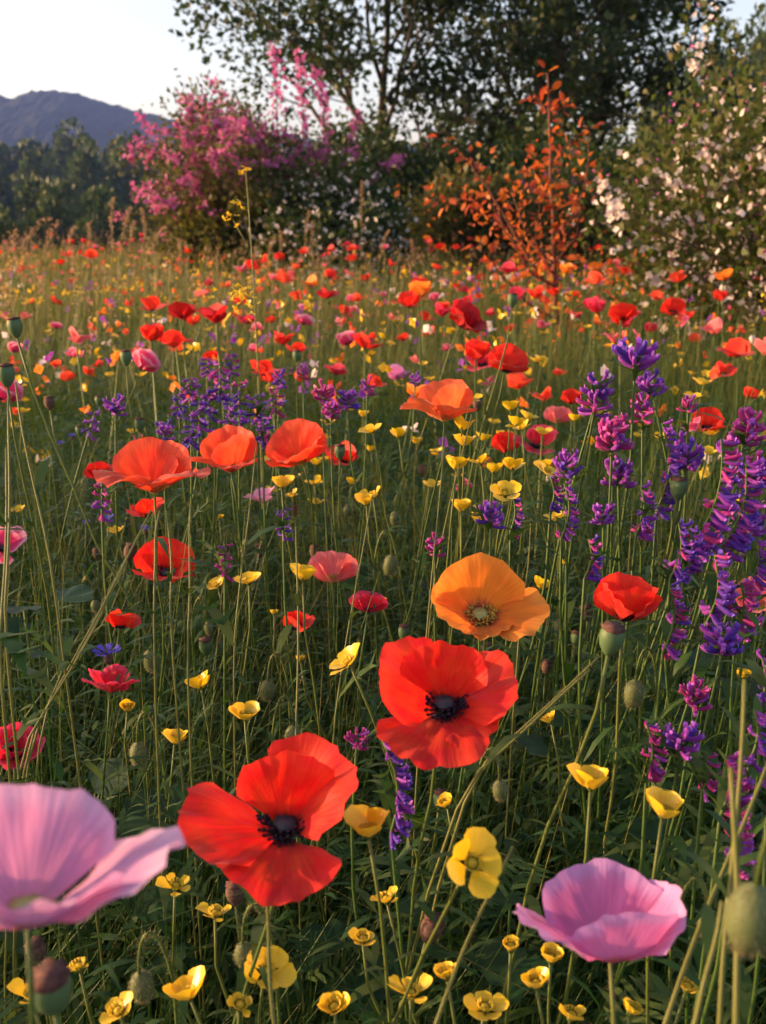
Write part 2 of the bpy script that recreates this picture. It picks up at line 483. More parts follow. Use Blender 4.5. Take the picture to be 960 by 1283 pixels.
def tubes_mesh(name, tubes, mat, minr=0.0, sides=(7, 5, 4, 3, 3)):
    b = MB()
    for pts, rads, lev in tubes:
        if rads[0] < minr:
            continue
        v, f = tube(pts, [max(x, 0.0012) for x in rads], sides[min(lev, 4)])
        b.add(v, f)
    return b.mesh(name, [mat])

def crown_mesh(name, tips, per, sig, size, width, mat, seed, keep=1.0, zmin=0.02):
    r = np.random.default_rng(seed)
    P = np.array([t[0] for t in tips]); D = np.array([t[1] for t in tips])
    if keep < 1:
        k = r.uniform(0, 1, len(P)) < keep; P, D = P[k], D[k]
    P = np.repeat(P, per, 0) ; D = np.repeat(D, per, 0)
    P = P + r.normal(0, sig, P.shape)
    ok = P[:, 2] > zmin
    V, Q, rnd = leaf_quads(P[ok], D[ok], size, width, seed + 1)
    return new_mesh(name, V, Q, [mat], rnd=rnd)

def tree(name, label, base, height, spread, trunk_r, seed, mat, per, sig, size, cat="tree", group=None, levels=3, n0=8, multi=1, start=.3, up=.5, keep=1.0, bark="bark", ksplit=4, droop=0.0, width=.32):
    b = Vector(base)
    t = thing(name, b, label, cat, group)
    tubes, tips = grow((0, 0, 0), height, spread, levels, seed, trunk_r, n0=n0, multi=multi, start=start, up=up, ksplit=ksplit, droop=droop)
    trunks = [q for q in tubes if q[2] == 0]; limbs = [q for q in tubes if q[2] > 0]
    for q in trunks:
        link("trunk", tubes_mesh("trunk", [q], M[bark]), t)
    link("branches", tubes_mesh("branches", limbs, M[bark], sides=(7, 5, 3, 3, 3)), t)
    c = link("crown", crown_mesh("crown", tips, per, sig, size, width, M[mat], seed + 5, keep), t)
    return t, tubes, tips

# ------------------------------------------------------------------ naming places for labels
ORD = ["leftmost", "second from left", "third from left", "fourth from left", "fifth from left", "sixth from left", "seventh from left", "eighth from left",
       "ninth from left", "tenth from left", "eleventh from left", "twelfth from left", "thirteenth from left", "fourteenth from left", "fifteenth from left",
       "sixteenth from left", "seventeenth from left", "eighteenth from left", "nineteenth from left", "twentieth from left", "twenty-first from left", "twenty-second from left"]
QUEUE = []          # (object, kind phrase, category, group, pixel x, pixel y): labelled together once all stand

def zone(px, py):
    if py < 350: row = "at the meadow edge"
    elif py < 385: row = "in the far meadow"
    elif py < 430: row = "in the upper meadow"
    elif py < 500: row = "in the middle meadow"
    elif py < 560: row = "in the central band"
    elif py < 640: row = "in the lower central band"
    elif py < 800: row = "in the near meadow"
    elif py < 1000: row = "in the foreground"
    else: row = "low in the foreground"
    if py < 500:
        c = ["below the grey hill", "below the pink shrub", "below the dark bush", "around the orange shrub", "below the white blossom bush"]
        col = c[0] if px < 200 else c[1] if px < 400 else c[2] if px < 570 else c[3] if px < 740 else c[4]
    else:
        col = "at left" if px < 240 else "left of centre" if px < 480 else "right of centre" if px < 700 else "at right"
    return row + " " + col

def queue(o, phrase, cat, group, p):
    QUEUE.append((o, phrase, cat, group, *to_px(p)))

def flush_labels():
    d = {}
    for q in QUEUE:
        z = ("" if -30 < q[4] < 990 else "beyond the left edge of view") if q[2] == "tree" else zone(q[4], q[5])
        d.setdefault((q[1], z), []).append(q)
    for (phrase, z), L in d.items():
        L.sort(key=lambda q: q[4])
        for i, q in enumerate(L):
            if len(L) == 1:
                lab = f"{phrase} {z}".strip()
            elif i == len(L) - 1:
                lab = f"{phrase}, rightmost, {z}".rstrip(", ")
            else:
                lab = f"{phrase}, {ORD[min(i, len(ORD) - 1)]}, {z}".rstrip(", ")
            tag(q[0], lab, q[2], q[3])

# ------------------------------------------------------------------ trees and shrubs behind the meadow
def gxy(px, d):
    return ((px - 480) / FPX * d, d * 1.0)

TREES = [(470, 17.5, 3.9, 21, "broad leafy tree whose crown reaches left over the pink shrub"),
         (575, 18.5, 4.3, 22, "tall leafy tree with dark trunk straight behind the orange shrub"),
         (660, 17.0, 3.3, 23, "leafy tree at right whose crown ends against the blue sky"),
         (820, 24.0, 2.2, 24, "small dark tree farther back at the foot of the hillside")]
for px, d, h, sd_, lab in TREES:
    kp = .8 if px > 500 else .9
    x, y = gxy(px, d)
    tree("leafy_tree", lab, (x, y, float(terrain(np.array(x), np.array(y))) - .05), h, 1.0, .11, sd_, "tree_leaf", 10, .15, .115, levels=3, n0=9, start=.22, up=.35, keep=kp, group="trees behind the meadow")

# shrubs: (name, label, px, d, height, multi, seed, leaf material, leaves per twig, scatter, leaf size)
SHR = [("green_bush", "pale green bush between the dark bush and the orange shrub", 600, 11.5, .95, 9, 41, "olive_leaf", 9, .09, .07),
       ("green_bush", "dark green bush under the tree trunks behind the pale bush", 660, 14.5, 1.35, 9, 42, "tree_leaf", 10, .12, .09),
       ("green_bush", "dark green bush under the leftward tree, behind the pink shrub", 470, 14.0, 1.35, 9, 43, "tree_leaf", 10, .12, .09),
       ("green_bush", "dark bush under the right tree, behind the pink rose bush", 785, 13.0, .95, 9, 44, "tree_leaf", 10, .12, .09),
       ("green_bush", "tall green bush directly behind the white blossom bush", 940, 6.6, .95, 9, 45, "hawthorn_leaf", 10, .07, .05),
       ("green_bush", "green bush behind the white blossom bush at right edge", 1040, 5.8, 1.35, 9, 46, "hawthorn_leaf", 10, .07, .05),
       ("green_bush", "low green bush at the foot of the pink rose bush", 770, 9.5, .75, 9, 47, "olive_leaf", 10, .08, .06)]
for nm, lab, px, d, h, mu, sd_, mt, per, sg, sz in SHR:
    x, y = gxy(px, d)
    tree(nm, lab, (x, y, float(terrain(np.array(x), np.array(y))) - .03), h, 1.0, .02, sd_, mt, per, sg, sz, cat="bush", levels=2, n0=6, multi=mu, start=.15, up=.25, group="bushes behind the meadow")

def blossom_mesh(name, mat, r, npet, cup, seed, centre=None, w=.42):
    """small open flower: npet rounded petals, each two quads"""
    rr = random.Random(seed)
    b = MB()
    for k in range(npet):
        a = 2 * math.pi * k / npet + rr.uniform(-.1, .1)
        c, s = math.cos(a), math.sin(a)
        def P(u, v, z):
            return (r * (u * c - v * s), r * (u * s + v * c), r * z)
        zz = cup * rr.uniform(.7, 1.3)
        v = [P(.08, 0, 0), P(.5, -w, zz * .45), P(.55, 0, zz * .35), P(.5, w, zz * .45), P(.95, -w * .7, zz), P(1.05, 0, zz * .9), P(.95, w * .7, zz)]
        b.add(v, [(0, 1, 2), (0, 2, 3), (1, 4, 5, 2), (2, 5, 6, 3)], 0, rr.random(), [(.5, 0), (.2, .5), (.5, .5), (.8, .5), (.2, .95), (.5, 1), (.8, .95)])
    if centre:
        v, f = lathe([(r * .18, 0), (r * .16, r * .15), (.0001, r * .2)], 5)
        b.add(v, f, 1)
    return b.mesh(name, [M[mat]] + ([M[centre]] if centre else []))

def cluster_mesh(name, mat, r, n, seed):
    """a tight knot of small blossoms"""
    rr = random.Random(seed); b = MB()
    for k in range(n):
        d = Vector((rr.gauss(0, 1), rr.gauss(0, 1), rr.gauss(0, 1))).normalized()
        p = d * r * rr.uniform(.4, .8)
        q = d.to_track_quat('Z', 'Y').to_matrix()
        s = r * rr.uniform(.35, .6)
        rim = [p + q @ Vector((s * math.cos(a), s * math.sin(a), s * .35)) for a in np.arange(5) * 1.2566]
        b.add([p] + rim, [(0, 1 + i, 1 + (i + 1) % 5) for i in range(5)], 0, rr.random(), [(.5, 0)] + [(i / 5, 1) for i in range(5)])
    return b.mesh(name, [M[mat]])

def stuff_blossoms(name, P, mat, r, seed):
    """many tiny blossoms as one mesh of five-sided cups"""
    g = np.random.default_rng(seed); n = len(P)
    D = g.normal(0, 1, (n, 3)); D /= np.linalg.norm(D, axis=1, keepdims=True)
    A = np.cross(D, g.normal(0, 1, (n, 3))); A /= np.linalg.norm(A, axis=1, keepdims=True); B = np.cross(D, A)
    s = r * g.uniform(.6, 1.3, (n, 1))
    vs = [P]
    for k in range(4):
        an = k * math.pi / 2
        vs.append(P + s * (A * math.cos(an) + B * math.sin(an) + D * .4))
    V = np.stack(vs, 1).reshape(-1, 3)
    base = np.arange(n)[:, None] * 5
    F = np.concatenate([np.stack([base[:, 0], base[:, 0] + 1 + k, base[:, 0] + 1 + (k + 1) % 4], 1) for k in range(4)])
    uv = np.tile(np.array([[.5, .1], [.2, 1], [.4, 1], [.6, 1], [.8, 1]]), (n, 1))
    return new_mesh(name, V, F, [M[mat]], uv=uv)

# pink blossom shrub
x, y = gxy(335, 10.0)
t, tb, tips = tree("pink_blossom_shrub", "tall shrub with arching branches of bright pink blossom at left", (x, y, -.03), 1.32, 1.15, .022, 61, "olive_leaf", 9, .09, .045, cat="shrub", levels=2, n0=7, multi=9, start=.3, up=.3)
g = np.random.default_rng(5)
CL = [cluster_mesh("blossom_cluster", "blossom_pink", .055, 9, 70 + i) for i in range(4)]
sel = [q for q in tips if q[0].z > .55]
sel = [q for q in sel if random.random() < (.40 if q[0].x < -.25 else .5 if q[0].z > 1.35 else .10)]
random.shuffle(sel)
for i, (p, d) in enumerate(sel[:290]):
    link("blossom_cluster", CL[i % 4], t, p, Quaternion((random.random() - .5, random.random() - .5, random.random() - .5, 1)).normalized(), random.uniform(.5, .9))
P = np.array([q[0] for q in sel]); P = np.repeat(P, 12, 0); P = P + g.normal(0, .032, P.shape)
o = link("small_blossoms", stuff_blossoms("small_blossoms", P, "blossom_pink", .022, 8), t); o["kind"] = "stuff"

# leftward sprays of the same shrub
for k, (pts) in enumerate([[(250, 250), (215, 190), (180, 150)], [(260, 240), (225, 225), (170, 240)], [(280, 200), (265, 140), (232, 127)], [(330, 190), (300, 140), (265, 105)],
                           [(350, 200), (350, 110), (342, 60)], [(390, 190), (380, 120), (372, 70)], [(250, 280), (215, 260), (190, 250)], [(270, 230), (240, 180), (225, 155)], [(420, 190), (410, 130), (395, 90)], [(262, 262), (232, 275), (205, 290)]]):
    W3 = [at(a, b, 9.6 + .15 * (k % 4)) - t.location for a, b in pts]
    root = Vector((W3[0].x * .4, W3[0].y * .2, .5))
    c = bez(root, W3[0], W3[1], W3[2], 12)
    v, f = tube(c, [.012 * (1 - .8 * i / 12) for i in range(13)], 4); b = MB(); b.add(v, f)
    link("branch", b.mesh("branch", [M["bark"]]), t)
    PP = np.repeat(np.array(c[5:]), 16, 0); PP = PP + g.normal(0, .035, PP.shape)
    o = link("small_blossoms", stuff_blossoms("small_blossoms", PP, "blossom_pink", .024, 80 + k), t); o["kind"] = "stuff"

# dark bush with small white flowers
x, y = gxy(405, 9.3)
t, tb, tips = tree("white_flowered_bush", "dark green bush sprinkled with small white flowers below the pink shrub", (x, y, -.03), .82, 1.15, .018, 62, "bush_leaf", 10, .07, .055, cat="bush", levels=2, n0=6, multi=12, start=.1, up=.2)
P = np.array([q[0] for q in tips]); P = np.repeat(P[g.uniform(0, 1, len(P)) < .8], 2, 0); P = P + g.normal(0, .08, P.shape) + np.array([0, -.1, 0])
o = link("small_blossoms", stuff_blossoms("small_blossoms", P, "blossom_white", .021, 9), t); o["kind"] = "stuff"
# olive bush in front of the pink shrub
x, y = gxy(300, 9.4)
tree("olive_bush", "olive green bush at the foot of the pink blossom shrub", (x, y, -.03), .72, 1.1, .016, 63, "olive_leaf", 10, .07, .055, cat="bush", levels=2, n0=6, multi=10, start=.1, up=.2)
# pink rose bush behind
x, y = gxy(745, 10.5)
t, tb, tips = tree("pink_rose_bush", "bush with clustered pink flowers behind the orange shrub at right", (x, y, -.03), 1.1, 1.1, .018, 64, "bush_leaf", 8, .09, .06, cat="bush", levels=2, n0=6, multi=9, start=.15, up=.2)
top = [q for q in tips if q[0].z > 1.0]; random.shuffle(top)
for i, (p, d) in enumerate(top[:60]):
    link("blossom_cluster", CL[i % 4], t, p, Quaternion((random.random() - .5, random.random() - .5, random.random() - .5, 1)).normalized(), random.uniform(.5, 1.0))

# white blossom bush at right, near
x, y = gxy(1035, 4.5)
t, tb, tips = tree("white_blossom_bush", "large bush with white and pink blossom along its branches at right edge", (x, y, -.03), 1.16, 1.3, .018, 65, "hawthorn_leaf", 8, .06, .037, cat="bush", levels=2, n0=7, multi=14, start=.1, up=.2)
BL = [blossom_mesh("blossom", "blossom_white", .020, 5, c, 90 + i, "stamen_gold") for i, c in enumerate((.15, .45, .8))]
def facing(q):
    px_, py_ = to_px(q[0] + t.location)
    return q[0].y < .25 and px_ < 1040 and q[0].z > .3
cand = [q for q in tips if facing(q)]; random.shuffle(cand)
cnt = 0
for p, d in cand:
    if cnt > 290: break
    out_ = Vector((-.45, -.75, .25))
    for j in range(random.choice((3, 4, 5, 6))):
        q = p + out_ * .03 + Vector((random.gauss(0, .02), random.gauss(0, .02), random.gauss(0, .016)))
        dd = (d * .5 + out_ + Vector((random.gauss(0, .6), random.gauss(0, .6), random.gauss(0, .6)))).normalized()
        link("blossom", BL[(cnt + j) % 3], t, q, dd.to_track_quat('Z', 'Y'), random.uniform(.7, 1.2)); cnt += 1
P = np.array([q[0] for q in tips]); P = P[g.uniform(0, 1, len(P)) < .5]; P = P + g.normal(0, .05, P.shape)
o = link("flower_buds", stuff_blossoms("flower_buds", P, "blossom_pink", .008, 19), t); o["kind"] = "stuff"
P = np.array([q[0] for q in cand]); P = P[g.uniform(0, 1, len(P)) < .6] + np.array([-.02, -.05, .01]); P = np.repeat(P, 3, 0); P = P + g.normal(0, .026, P.shape)
o = link("small_blossoms", stuff_blossoms("small_blossoms", P, "blossom_white", .014, 29), t); o["kind"] = "stuff"

# orange-leaved shrub
SHD = 4.2
x, y = gxy(700, SHD)
t = thing("orange_leaved_shrub", (x, y, 0), "slender shrub with glowing orange and red leaves in the meadow", "shrub")
BR = [([(702, 470), (697, 380), (694, 290), (688, 190), (686, 92)], 0, .013), ([(698, 372), (664, 330), (625, 260), (590, 205), (556, 172)], -.05, .008),
      ([(697, 360), (668, 345), (640, 300), (615, 250), (575, 250)], -.2, .007), ([(694, 300), (720, 270), (735, 230), (740, 165)], .25, .006), ([(695, 330), (720, 300), (728, 260), (715, 232)], -.2, .006),
      ([(693, 255), (680, 235), (668, 215), (672, 190)], .1, .004), ([(688, 210), (700, 195), (722, 170), (745, 158)], .05, .004), ([(698, 400), (660, 380), (620, 330), (600, 310)], -.3, .007),
      ([(699, 410), (730, 380), (760, 340), (780, 330)], -.2, .006), ([(690, 330), (660, 300), (650, 265), (640, 235)], .2, .005), ([(686, 140), (676, 125), (668, 118)], .03, .003), ([(687, 150), (700, 138), (712, 128)], -.03, .003),
      ([(640, 285), (600, 265), (560, 255), (545, 248)], -.1, .004), ([(697, 350), (670, 300), (676, 262), (680, 240)], -.15, .005)]
# oval leaves, folded along the midrib
def oval_leaf(name, mat, ln, wd, seed):
    rr = random.Random(seed); b = MB()
    v = [(0, 0, 0)]
    for s in (.25, .55, .82):
        w = wd * math.sin(math.pi * (s * .85 + .08)) * .5
        z = -.18 * ln * s * s
        v += [(-w, s * ln, z + w * .35), (0, s * ln, z), (w, s * ln, z + w * .35)]
    v.append((0, ln, -.2 * ln))
    f = [(0, 2, 1), (0, 3, 2), (1, 2, 5, 4), (2, 3, 6, 5), (4, 5, 8, 7), (5, 6, 9, 8), (7, 8, 10), (8, 9, 10)]
    b.add(v, f, 0, rr.random())
    return b.mesh(name, [M[mat]])
OL = [oval_leaf("leaf", "orange_leaf", .045, .025, 200 + i) for i in range(7)]
nl = 0
ALLF = []
for k, (pp, dz, rad) in enumerate(BR):
    c = [at(a, b, SHD + dz * (i / (len(pp) - 1))) - t.location for i, (a, b) in enumerate(pp)]
    if k == 0:
        c[0].z = 0
    fine = []
    for i in range(len(c) - 1):
        for j in range(4):
            q = c[i].lerp(c[i + 1], j / 4)
            fine.append(q + Vector((random.gauss(0, .004), random.gauss(0, .004), 0)))
    fine.append(c[-1])
    v, f = tube(fine, [rad * (1 - .75 * i / (len(fine) - 1)) for i in range(len(fine))], 6); b = MB(); b.add(v, f)
    link("branch" if k else "trunk", b.mesh("branch", [M["red_bark"]]), t)
    n = len(fine)
    for i in range(n):
        z = fine[i].z
        if k == 0 and (z < .55):
            continue
        m_ = (3 if z > 1.0 else 2) if k == 0 else 1 if (i + k) % 4 else 2
        for j in range(m_):
            if nl >= 297: break
            dr = (fine[min(i + 1, n - 1)] - fine[max(i - 1, 0)]).normalized()
            o_ = Quaternion(dr, random.uniform(0, 6.28)) @ dr.orthogonal().normalized()
            ld = (o_ + dr * random.uniform(.2, .9)).normalized()
            tw = ld * random.uniform(.0, .035)
            q = ld.to_track_quat('Y', 'Z') @ Quaternion((0, 1, 0), random.uniform(-1, 1))
            link("leaf", OL[random.randrange(7)], t, fine[i] + tw, q, random.uniform(.7, 1.25)); nl += 1
    ALLF.extend([q for q in fine if not (k == 0 and q.z < .5)])
# the shrub's lower, smaller leaves
P = np.repeat(np.array([q for q in ALLF if q.z < 1.15]), 3, 0); P = P + g.normal(0, .05, P.shape)
V, Q, rn = leaf_quads(P, g.normal(0, 1, P.shape) + np.array([0, 0, .4]), .030, .3, 77, fold=.12)
o = link("small_leaves", new_mesh("small_leaves", V, Q, [M["orange_leaf"]], rnd=rn), t); o["kind"] = "stuff"

# valley wood at left
def far_crown(seed):
    r = np.random.default_rng(seed)
    cs = []
    for _ in range(16):
        a = r.uniform(0, 6.28); zz = r.uniform(.15, 1.0); rad = .42 * math.sqrt(max(1 - (zz - .45) ** 2 / .36, .05)) * r.uniform(.3, 1)
        cs.append((math.cos(a) * rad, math.sin(a) * rad, zz * .9, r.uniform(.12, .2)))
    P, D = [], []
    for cx, cy, cz, cr in cs:
        d = r.normal(0, 1, (260, 3)); d /= np.linalg.norm(d, axis=1, keepdims=True)
        P.append(np.array([cx, cy, cz]) + d * cr * r.uniform(.75, 1.05, (260, 1))); D.append(d)
    V, Q, rn = leaf_quads(np.concatenate(P), np.concatenate(D), .05, .4, seed)
    return new_mesh("crown", V, Q, [M["far_leaf"]], rnd=rn)
FC = [far_crown(300 + i) for i in range(5)]
b = MB(); v, f = tube([(0, 0, 0), (.01, 0, .25), (0, .01, .6)], [.03, .022, .01], 6); b.add(v, f); FT = b.mesh("trunk", [M["bark"]])
rw = random.Random(4)
WOOD = []
for d, ys, x0, x1, st in [(170, 176, -120, 300, 30), (120, 200, -140, 300, 34), (80, 228, -160, 310, 44), (58, 252, -170, 300, 56), (42, 276, -180, 290, 62)]:
    xx = x0
    while xx < x1:
        WOOD.append((xx + rw.uniform(-8, 8), ys + rw.uniform(-16, 14), d * rw.uniform(.92, 1.08))); xx += st * rw.uniform(.8, 1.2)
for q in [(772, 178, 70), (800, 140, 75), (828, 112, 82), (852, 88, 85), (878, 66, 80), (905, 52, 85), (935, 42, 78), (815, 160, 60), (850, 130, 62), (890, 100, 58), (960, 34, 80)]:
    WOOD.append(q)
for i, (px, py, d) in enumerate(WOOD):
    p = at(px, py, d); base = float(terrain(np.array(p.x), np.array(p.y)))
    h = max((p.z - base) / 1.08, 2.5)
    o = thing("valley_tree", (p.x, p.y, base - .1))
    k = max(h, d * .062); wd = d * .058 * rw.uniform(.9, 1.35)
    s = (wd / .85, wd / .85, h)
    link("crown", FC[i % 5], o, (0, 0, h * .08), Quaternion((0, 0, 1), rw.uniform(0, 6)), s)
    link("trunk", FT, o, (0, 0, 0), None, (wd, wd, h))
    if px > 700:
        QUEUE.append((o, "dark tree on the hillside behind the white blossom bush", "tree", "hillside trees", px, py)); continue
    QUEUE.append((o, ["distant dark tree", "mid-distance dark tree", "rounded green tree", "nearer green tree", "nearest olive tree"][[170, 120, 80, 58, 42].index(min([170, 120, 80, 58, 42], key=lambda q: abs(q - d)))] + " of the valley wood", "tree", "valley wood trees", px, py))

# ------------------------------------------------------------------ grass and herbs (stuff)
def blades(P, H, Wd, lean, seed, seg=4, curve=1.0, tipw=.12, rbias=None, stiff=1.4):
    r = np.random.default_rng(seed); n = len(P)
    a = r.uniform(0, 2 * np.pi, n); ld = np.stack([np.cos(a), np.sin(a), np.zeros(n)], 1)
    b = a + np.pi / 2 + r.normal(0, .5, n); wd = np.stack([np.cos(b), np.sin(b), np.zeros(n)], 1)
    rows = []
    for i in range(seg + 1):
        t = i / seg
        c = P + ld * (lean * H * t ** stiff * curve)[:, None]
        c[:, 2] += H * (t - .25 * np.clip(lean, 0, 1.2) * t ** 2)
        w = Wd * ((1 - t) ** .7 * (1 - tipw) + tipw)
        rows.append(np.stack([c - wd * w[:, None] * .5, c + wd * w[:, None] * .5], 1))
    V = np.stack(rows, 1)                               # n, seg+1, 2, 3
    V = V.reshape(n, -1, 3)
    k = 2 * (seg + 1)
    q = np.array([[2 * i, 2 * i + 1, 2 * i + 3, 2 * i + 2] for i in range(seg)])
    Q = (np.arange(n)[:, None, None] * k + q[None]).reshape(-1, 4)
    base = r.uniform(0, 1, n) if rbias is None else np.clip(rbias + r.normal(0, .18, n), 0, 1)
    tt = np.repeat(np.linspace(0, 1, seg + 1), 2)
    rnd = np.clip(base[:, None] * .75 + .28 * tt[None, :] - .05, 0, 1).ravel()
    return V.reshape(-1, 3), Q, rnd

def join(parts):
    V, Q, Rn, o = [], [], [], 0
    for v, q, r in parts:
        V.append(v); Q.append(q + o); Rn.append(r); o += len(v)
    return np.concatenate(V), np.concatenate(Q), np.concatenate(Rn)

def wedge(n, d0, d1, half, seed, pad=.35):
    """random points on the meadow between distances d0 and d1, wider than the view"""
    r = np.random.default_rng(seed)
    d = np.sqrt(r.uniform(d0 * d0, d1 * d1, n))
    x = r.uniform(-1, 1, n) * (d * half + pad)
    P = np.stack([x, d, np.zeros(n)], 1)
    P[:, 2] = terrain(P[:, 0], P[:, 1]) - .01
    return P

def patchy(P, f, seed):
    r = np.random.default_rng(seed); a = r.uniform(0, 6, 6)
    return .5 + .25 * np.sin(P[:, 0] * f + a[0] + np.sin(P[:, 1] * f * .7 + a[1])) + .25 * np.sin(P[:, 1] * f * 1.2 + a[2] + np.sin(P[:, 0] * f * .8 + a[3]))

parts = []
for (n, d0, d1, half, h0, h1, w, lean, seg, sd_, rb) in [
        (13000, .42, 1.6, .55, .26, .50, .0026, .65, 5, 1, .32), (1500, .5, 1.6, .5, .40, .56, .0015, .45, 5, 2, .75), (4200, .5, 1.7, .5, .42, .64, .0019, 1.1, 6, 9, .58), (5200, .75, 2.3, .5, .44, .62, .0021, .8, 6, 10, .50),
        (20000, 1.5, 3.2, .55, .28, .52, .0034, .6, 4, 3, .42), (4200, 1.5, 3.2, .5, .42, .60, .0020, .4, 4, 4, .8),
        (20000, 3.1, 6.5, .52, .28, .50, .0058, .55, 3, 5, .52), (8000, 3.1, 6.5, .5, .42, .62, .0034, .35, 3, 6, .85),
        (17000, 6.4, 15.5, .55, .30, .52, .013, .55, 3, 7, .58), (8000, 6.4, 14, .55, .42, .66, .007, .35, 3, 8, .9)]:
    P = wedge(n, d0, d1, half, sd_)
    r = np.random.default_rng(100 + sd_)
    pt = patchy(P, 2.2 if d0 < 3 else .9, sd_)
    H = r.uniform(h0, h1, n) * (.75 + .45 * pt)
    near = np.clip((P[:, 1] - .42) / .5, .0, 1)
    H = H * (.72 + .28 * near)
    parts.append(blades(P, H, w * r.uniform(.6, 1.5, n), np.abs(r.normal(0, lean, n)), sd_, seg, rbias=np.clip(rb + (pt - .5) * .3 + .22 * np.clip((P[:, 1] - 2) / 3, 0, 1) * np.clip(.3 - P[:, 0] / (P[:, 1] * .4), -.5, 1), 0, 1)))
V, Q, rn = join(parts)
# seed heads on the taller grasses
P = wedge(2600, 2.2, 12, .5, 41); r = np.random.default_rng(42)
k = r.uniform(0, 1, len(P)) < np.clip(.55 - P[:, 0] / (P[:, 1] * .8), .15, 1); P = P[k]
P[:, 2] += r.uniform(.42, .66, len(P))
SP = np.repeat(P, 9, 0); SP = SP + np.stack([r.normal(0, .006, len(SP)), r.normal(0, .006, len(SP)), r.uniform(0, .07, len(SP))], 1)
sv, sq, sr = leaf_quads(SP, np.tile(np.array([[0, 0, 1.5]]), (len(SP), 1)), .013, .22, 43)
o = link("grass_seed_heads", new_mesh("grass_seed_heads", sv, sq, [M["grass_seed"]], rnd=sr)); o["kind"] = "stuff"; tag(o, "pinkish seed heads of the meadow grasses", "grass")
grass = link("grass", new_mesh("grass", V, Q, [M["grass"]], rnd=rn))
grass["kind"] = "stuff"; tag(grass, "green and straw coloured meadow grass between the flowers", "grass")

# leafy herbs: stems carrying lance-shaped leaves
def herbs(P, H, nl, ll, lw, seed):
    r = np.random.default_rng(seed); n = len(P)
    a = r.uniform(0, 6.28, n); lean = r.normal(0, .18, n)
    ld = np.stack([np.cos(a), np.sin(a), np.zeros(n)], 1)
    t = np.linspace(.12, 1, nl)[None, :] * np.ones((n, 1)) + r.uniform(-.04, .04, (n, nl))
    C = P[:, None, :] + ld[:, None, :] * (lean * H)[:, None, None] * (t ** 1.5)[..., None]
    C[..., 2] += H[:, None] * t
    az = a[:, None] + np.arange(nl)[None, :] * 2.4 + r.uniform(-.5, .5, (n, nl))
    el = r.uniform(-.1, .9, (n, nl))
    D = np.stack([np.cos(az) * np.cos(el), np.sin(az) * np.cos(el), np.sin(el)], -1).reshape(-1, 3)
    S = np.stack([-np.sin(az), np.cos(az), np.zeros_like(az)], -1).reshape(-1, 3)
    L = (ll * r.uniform(.6, 1.3, (n, nl)) * (1.15 - .6 * t)).ravel()
    Wd = L * lw * r.uniform(.7, 1.3, L.shape)
    C = C.reshape(-1, 3)
    U = np.array([0, 0, 1.0])
    rows = []
    for s, w in ((0, .12), (.3, 1), (.65, .8), (1, .06)):
        c = C + D * (L * s)[:, None] - U * (L * .35 * s * s)[:, None]
        rows.append(np.stack([c - S * (Wd * w * .5)[:, None], c + S * (Wd * w * .5)[:, None]], 1))
    V = np.stack(rows, 1).reshape(len(C), 8, 3)
    q = np.array([[0, 1, 3, 2], [2, 3, 5, 4], [4, 5, 7, 6]])
    Q = (np.arange(len(C))[:, None, None] * 8 + q[None]).reshape(-1, 4)
    rnd = np.repeat(r.uniform(0, 1, len(C)), 8)
    st = blades(P, H, np.full(n, .0022), np.abs(lean), seed + 1, 3, rbias=np.full(n, .4))
    return [(V.reshape(-1, 3), Q, rnd), st]

def pinnate(P, D, L, seed, pairs=7):
    """feathery lobed leaves: a rachis with pairs of narrow lobes"""
    r = np.random.default_rng(seed); n = len(P)
    D = D / np.linalg.norm(D, axis=1, keepdims=True)
    S = np.cross(D, np.array([0, 0, 1.0])); S /= np.linalg.norm(S, axis=1, keepdims=True) + 1e-9
    U = np.cross(S, D)
    out = []
    def pt(s):
        return P + D * (L * s)[:, None] - np.array([0, 0, 1.0]) * (L * .45 * s * s)[:, None]
    rn = r.uniform(0, 1, n)
    for i in range(pairs):
        s = .18 + .8 * i / pairs
        w = L * (.30 * math.sin(math.pi * (.15 + .8 * i / pairs)) + .06)
        for sg in (-1, 1):
            b0 = pt(s); b1 = pt(s + .07)
            tip = pt(s + .16) + S * (sg * w * r.uniform(.7, 1.2, n))[:, None] + U * (w * r.uniform(-.25, .35, n))[:, None]
            mid = (b1 + tip) / 2 + D * (L * .035)[:, None]
            V = np.stack([b0, b1, mid, tip], 1).reshape(-1, 3)
            out.append((V, np.arange(4 * n).reshape(n, 4), np.repeat(rn, 4)))
    a, b = pt(0), pt(1.08)
    m1, m2 = pt(.5) - S * (L * .02)[:, None], pt(.5) + S * (L * .02)[:, None]
    out.append((np.stack([a, m1, b, m2], 1).reshape(-1, 3), np.arange(4 * n).reshape(n, 4), np.repeat(rn, 4)))
    return out

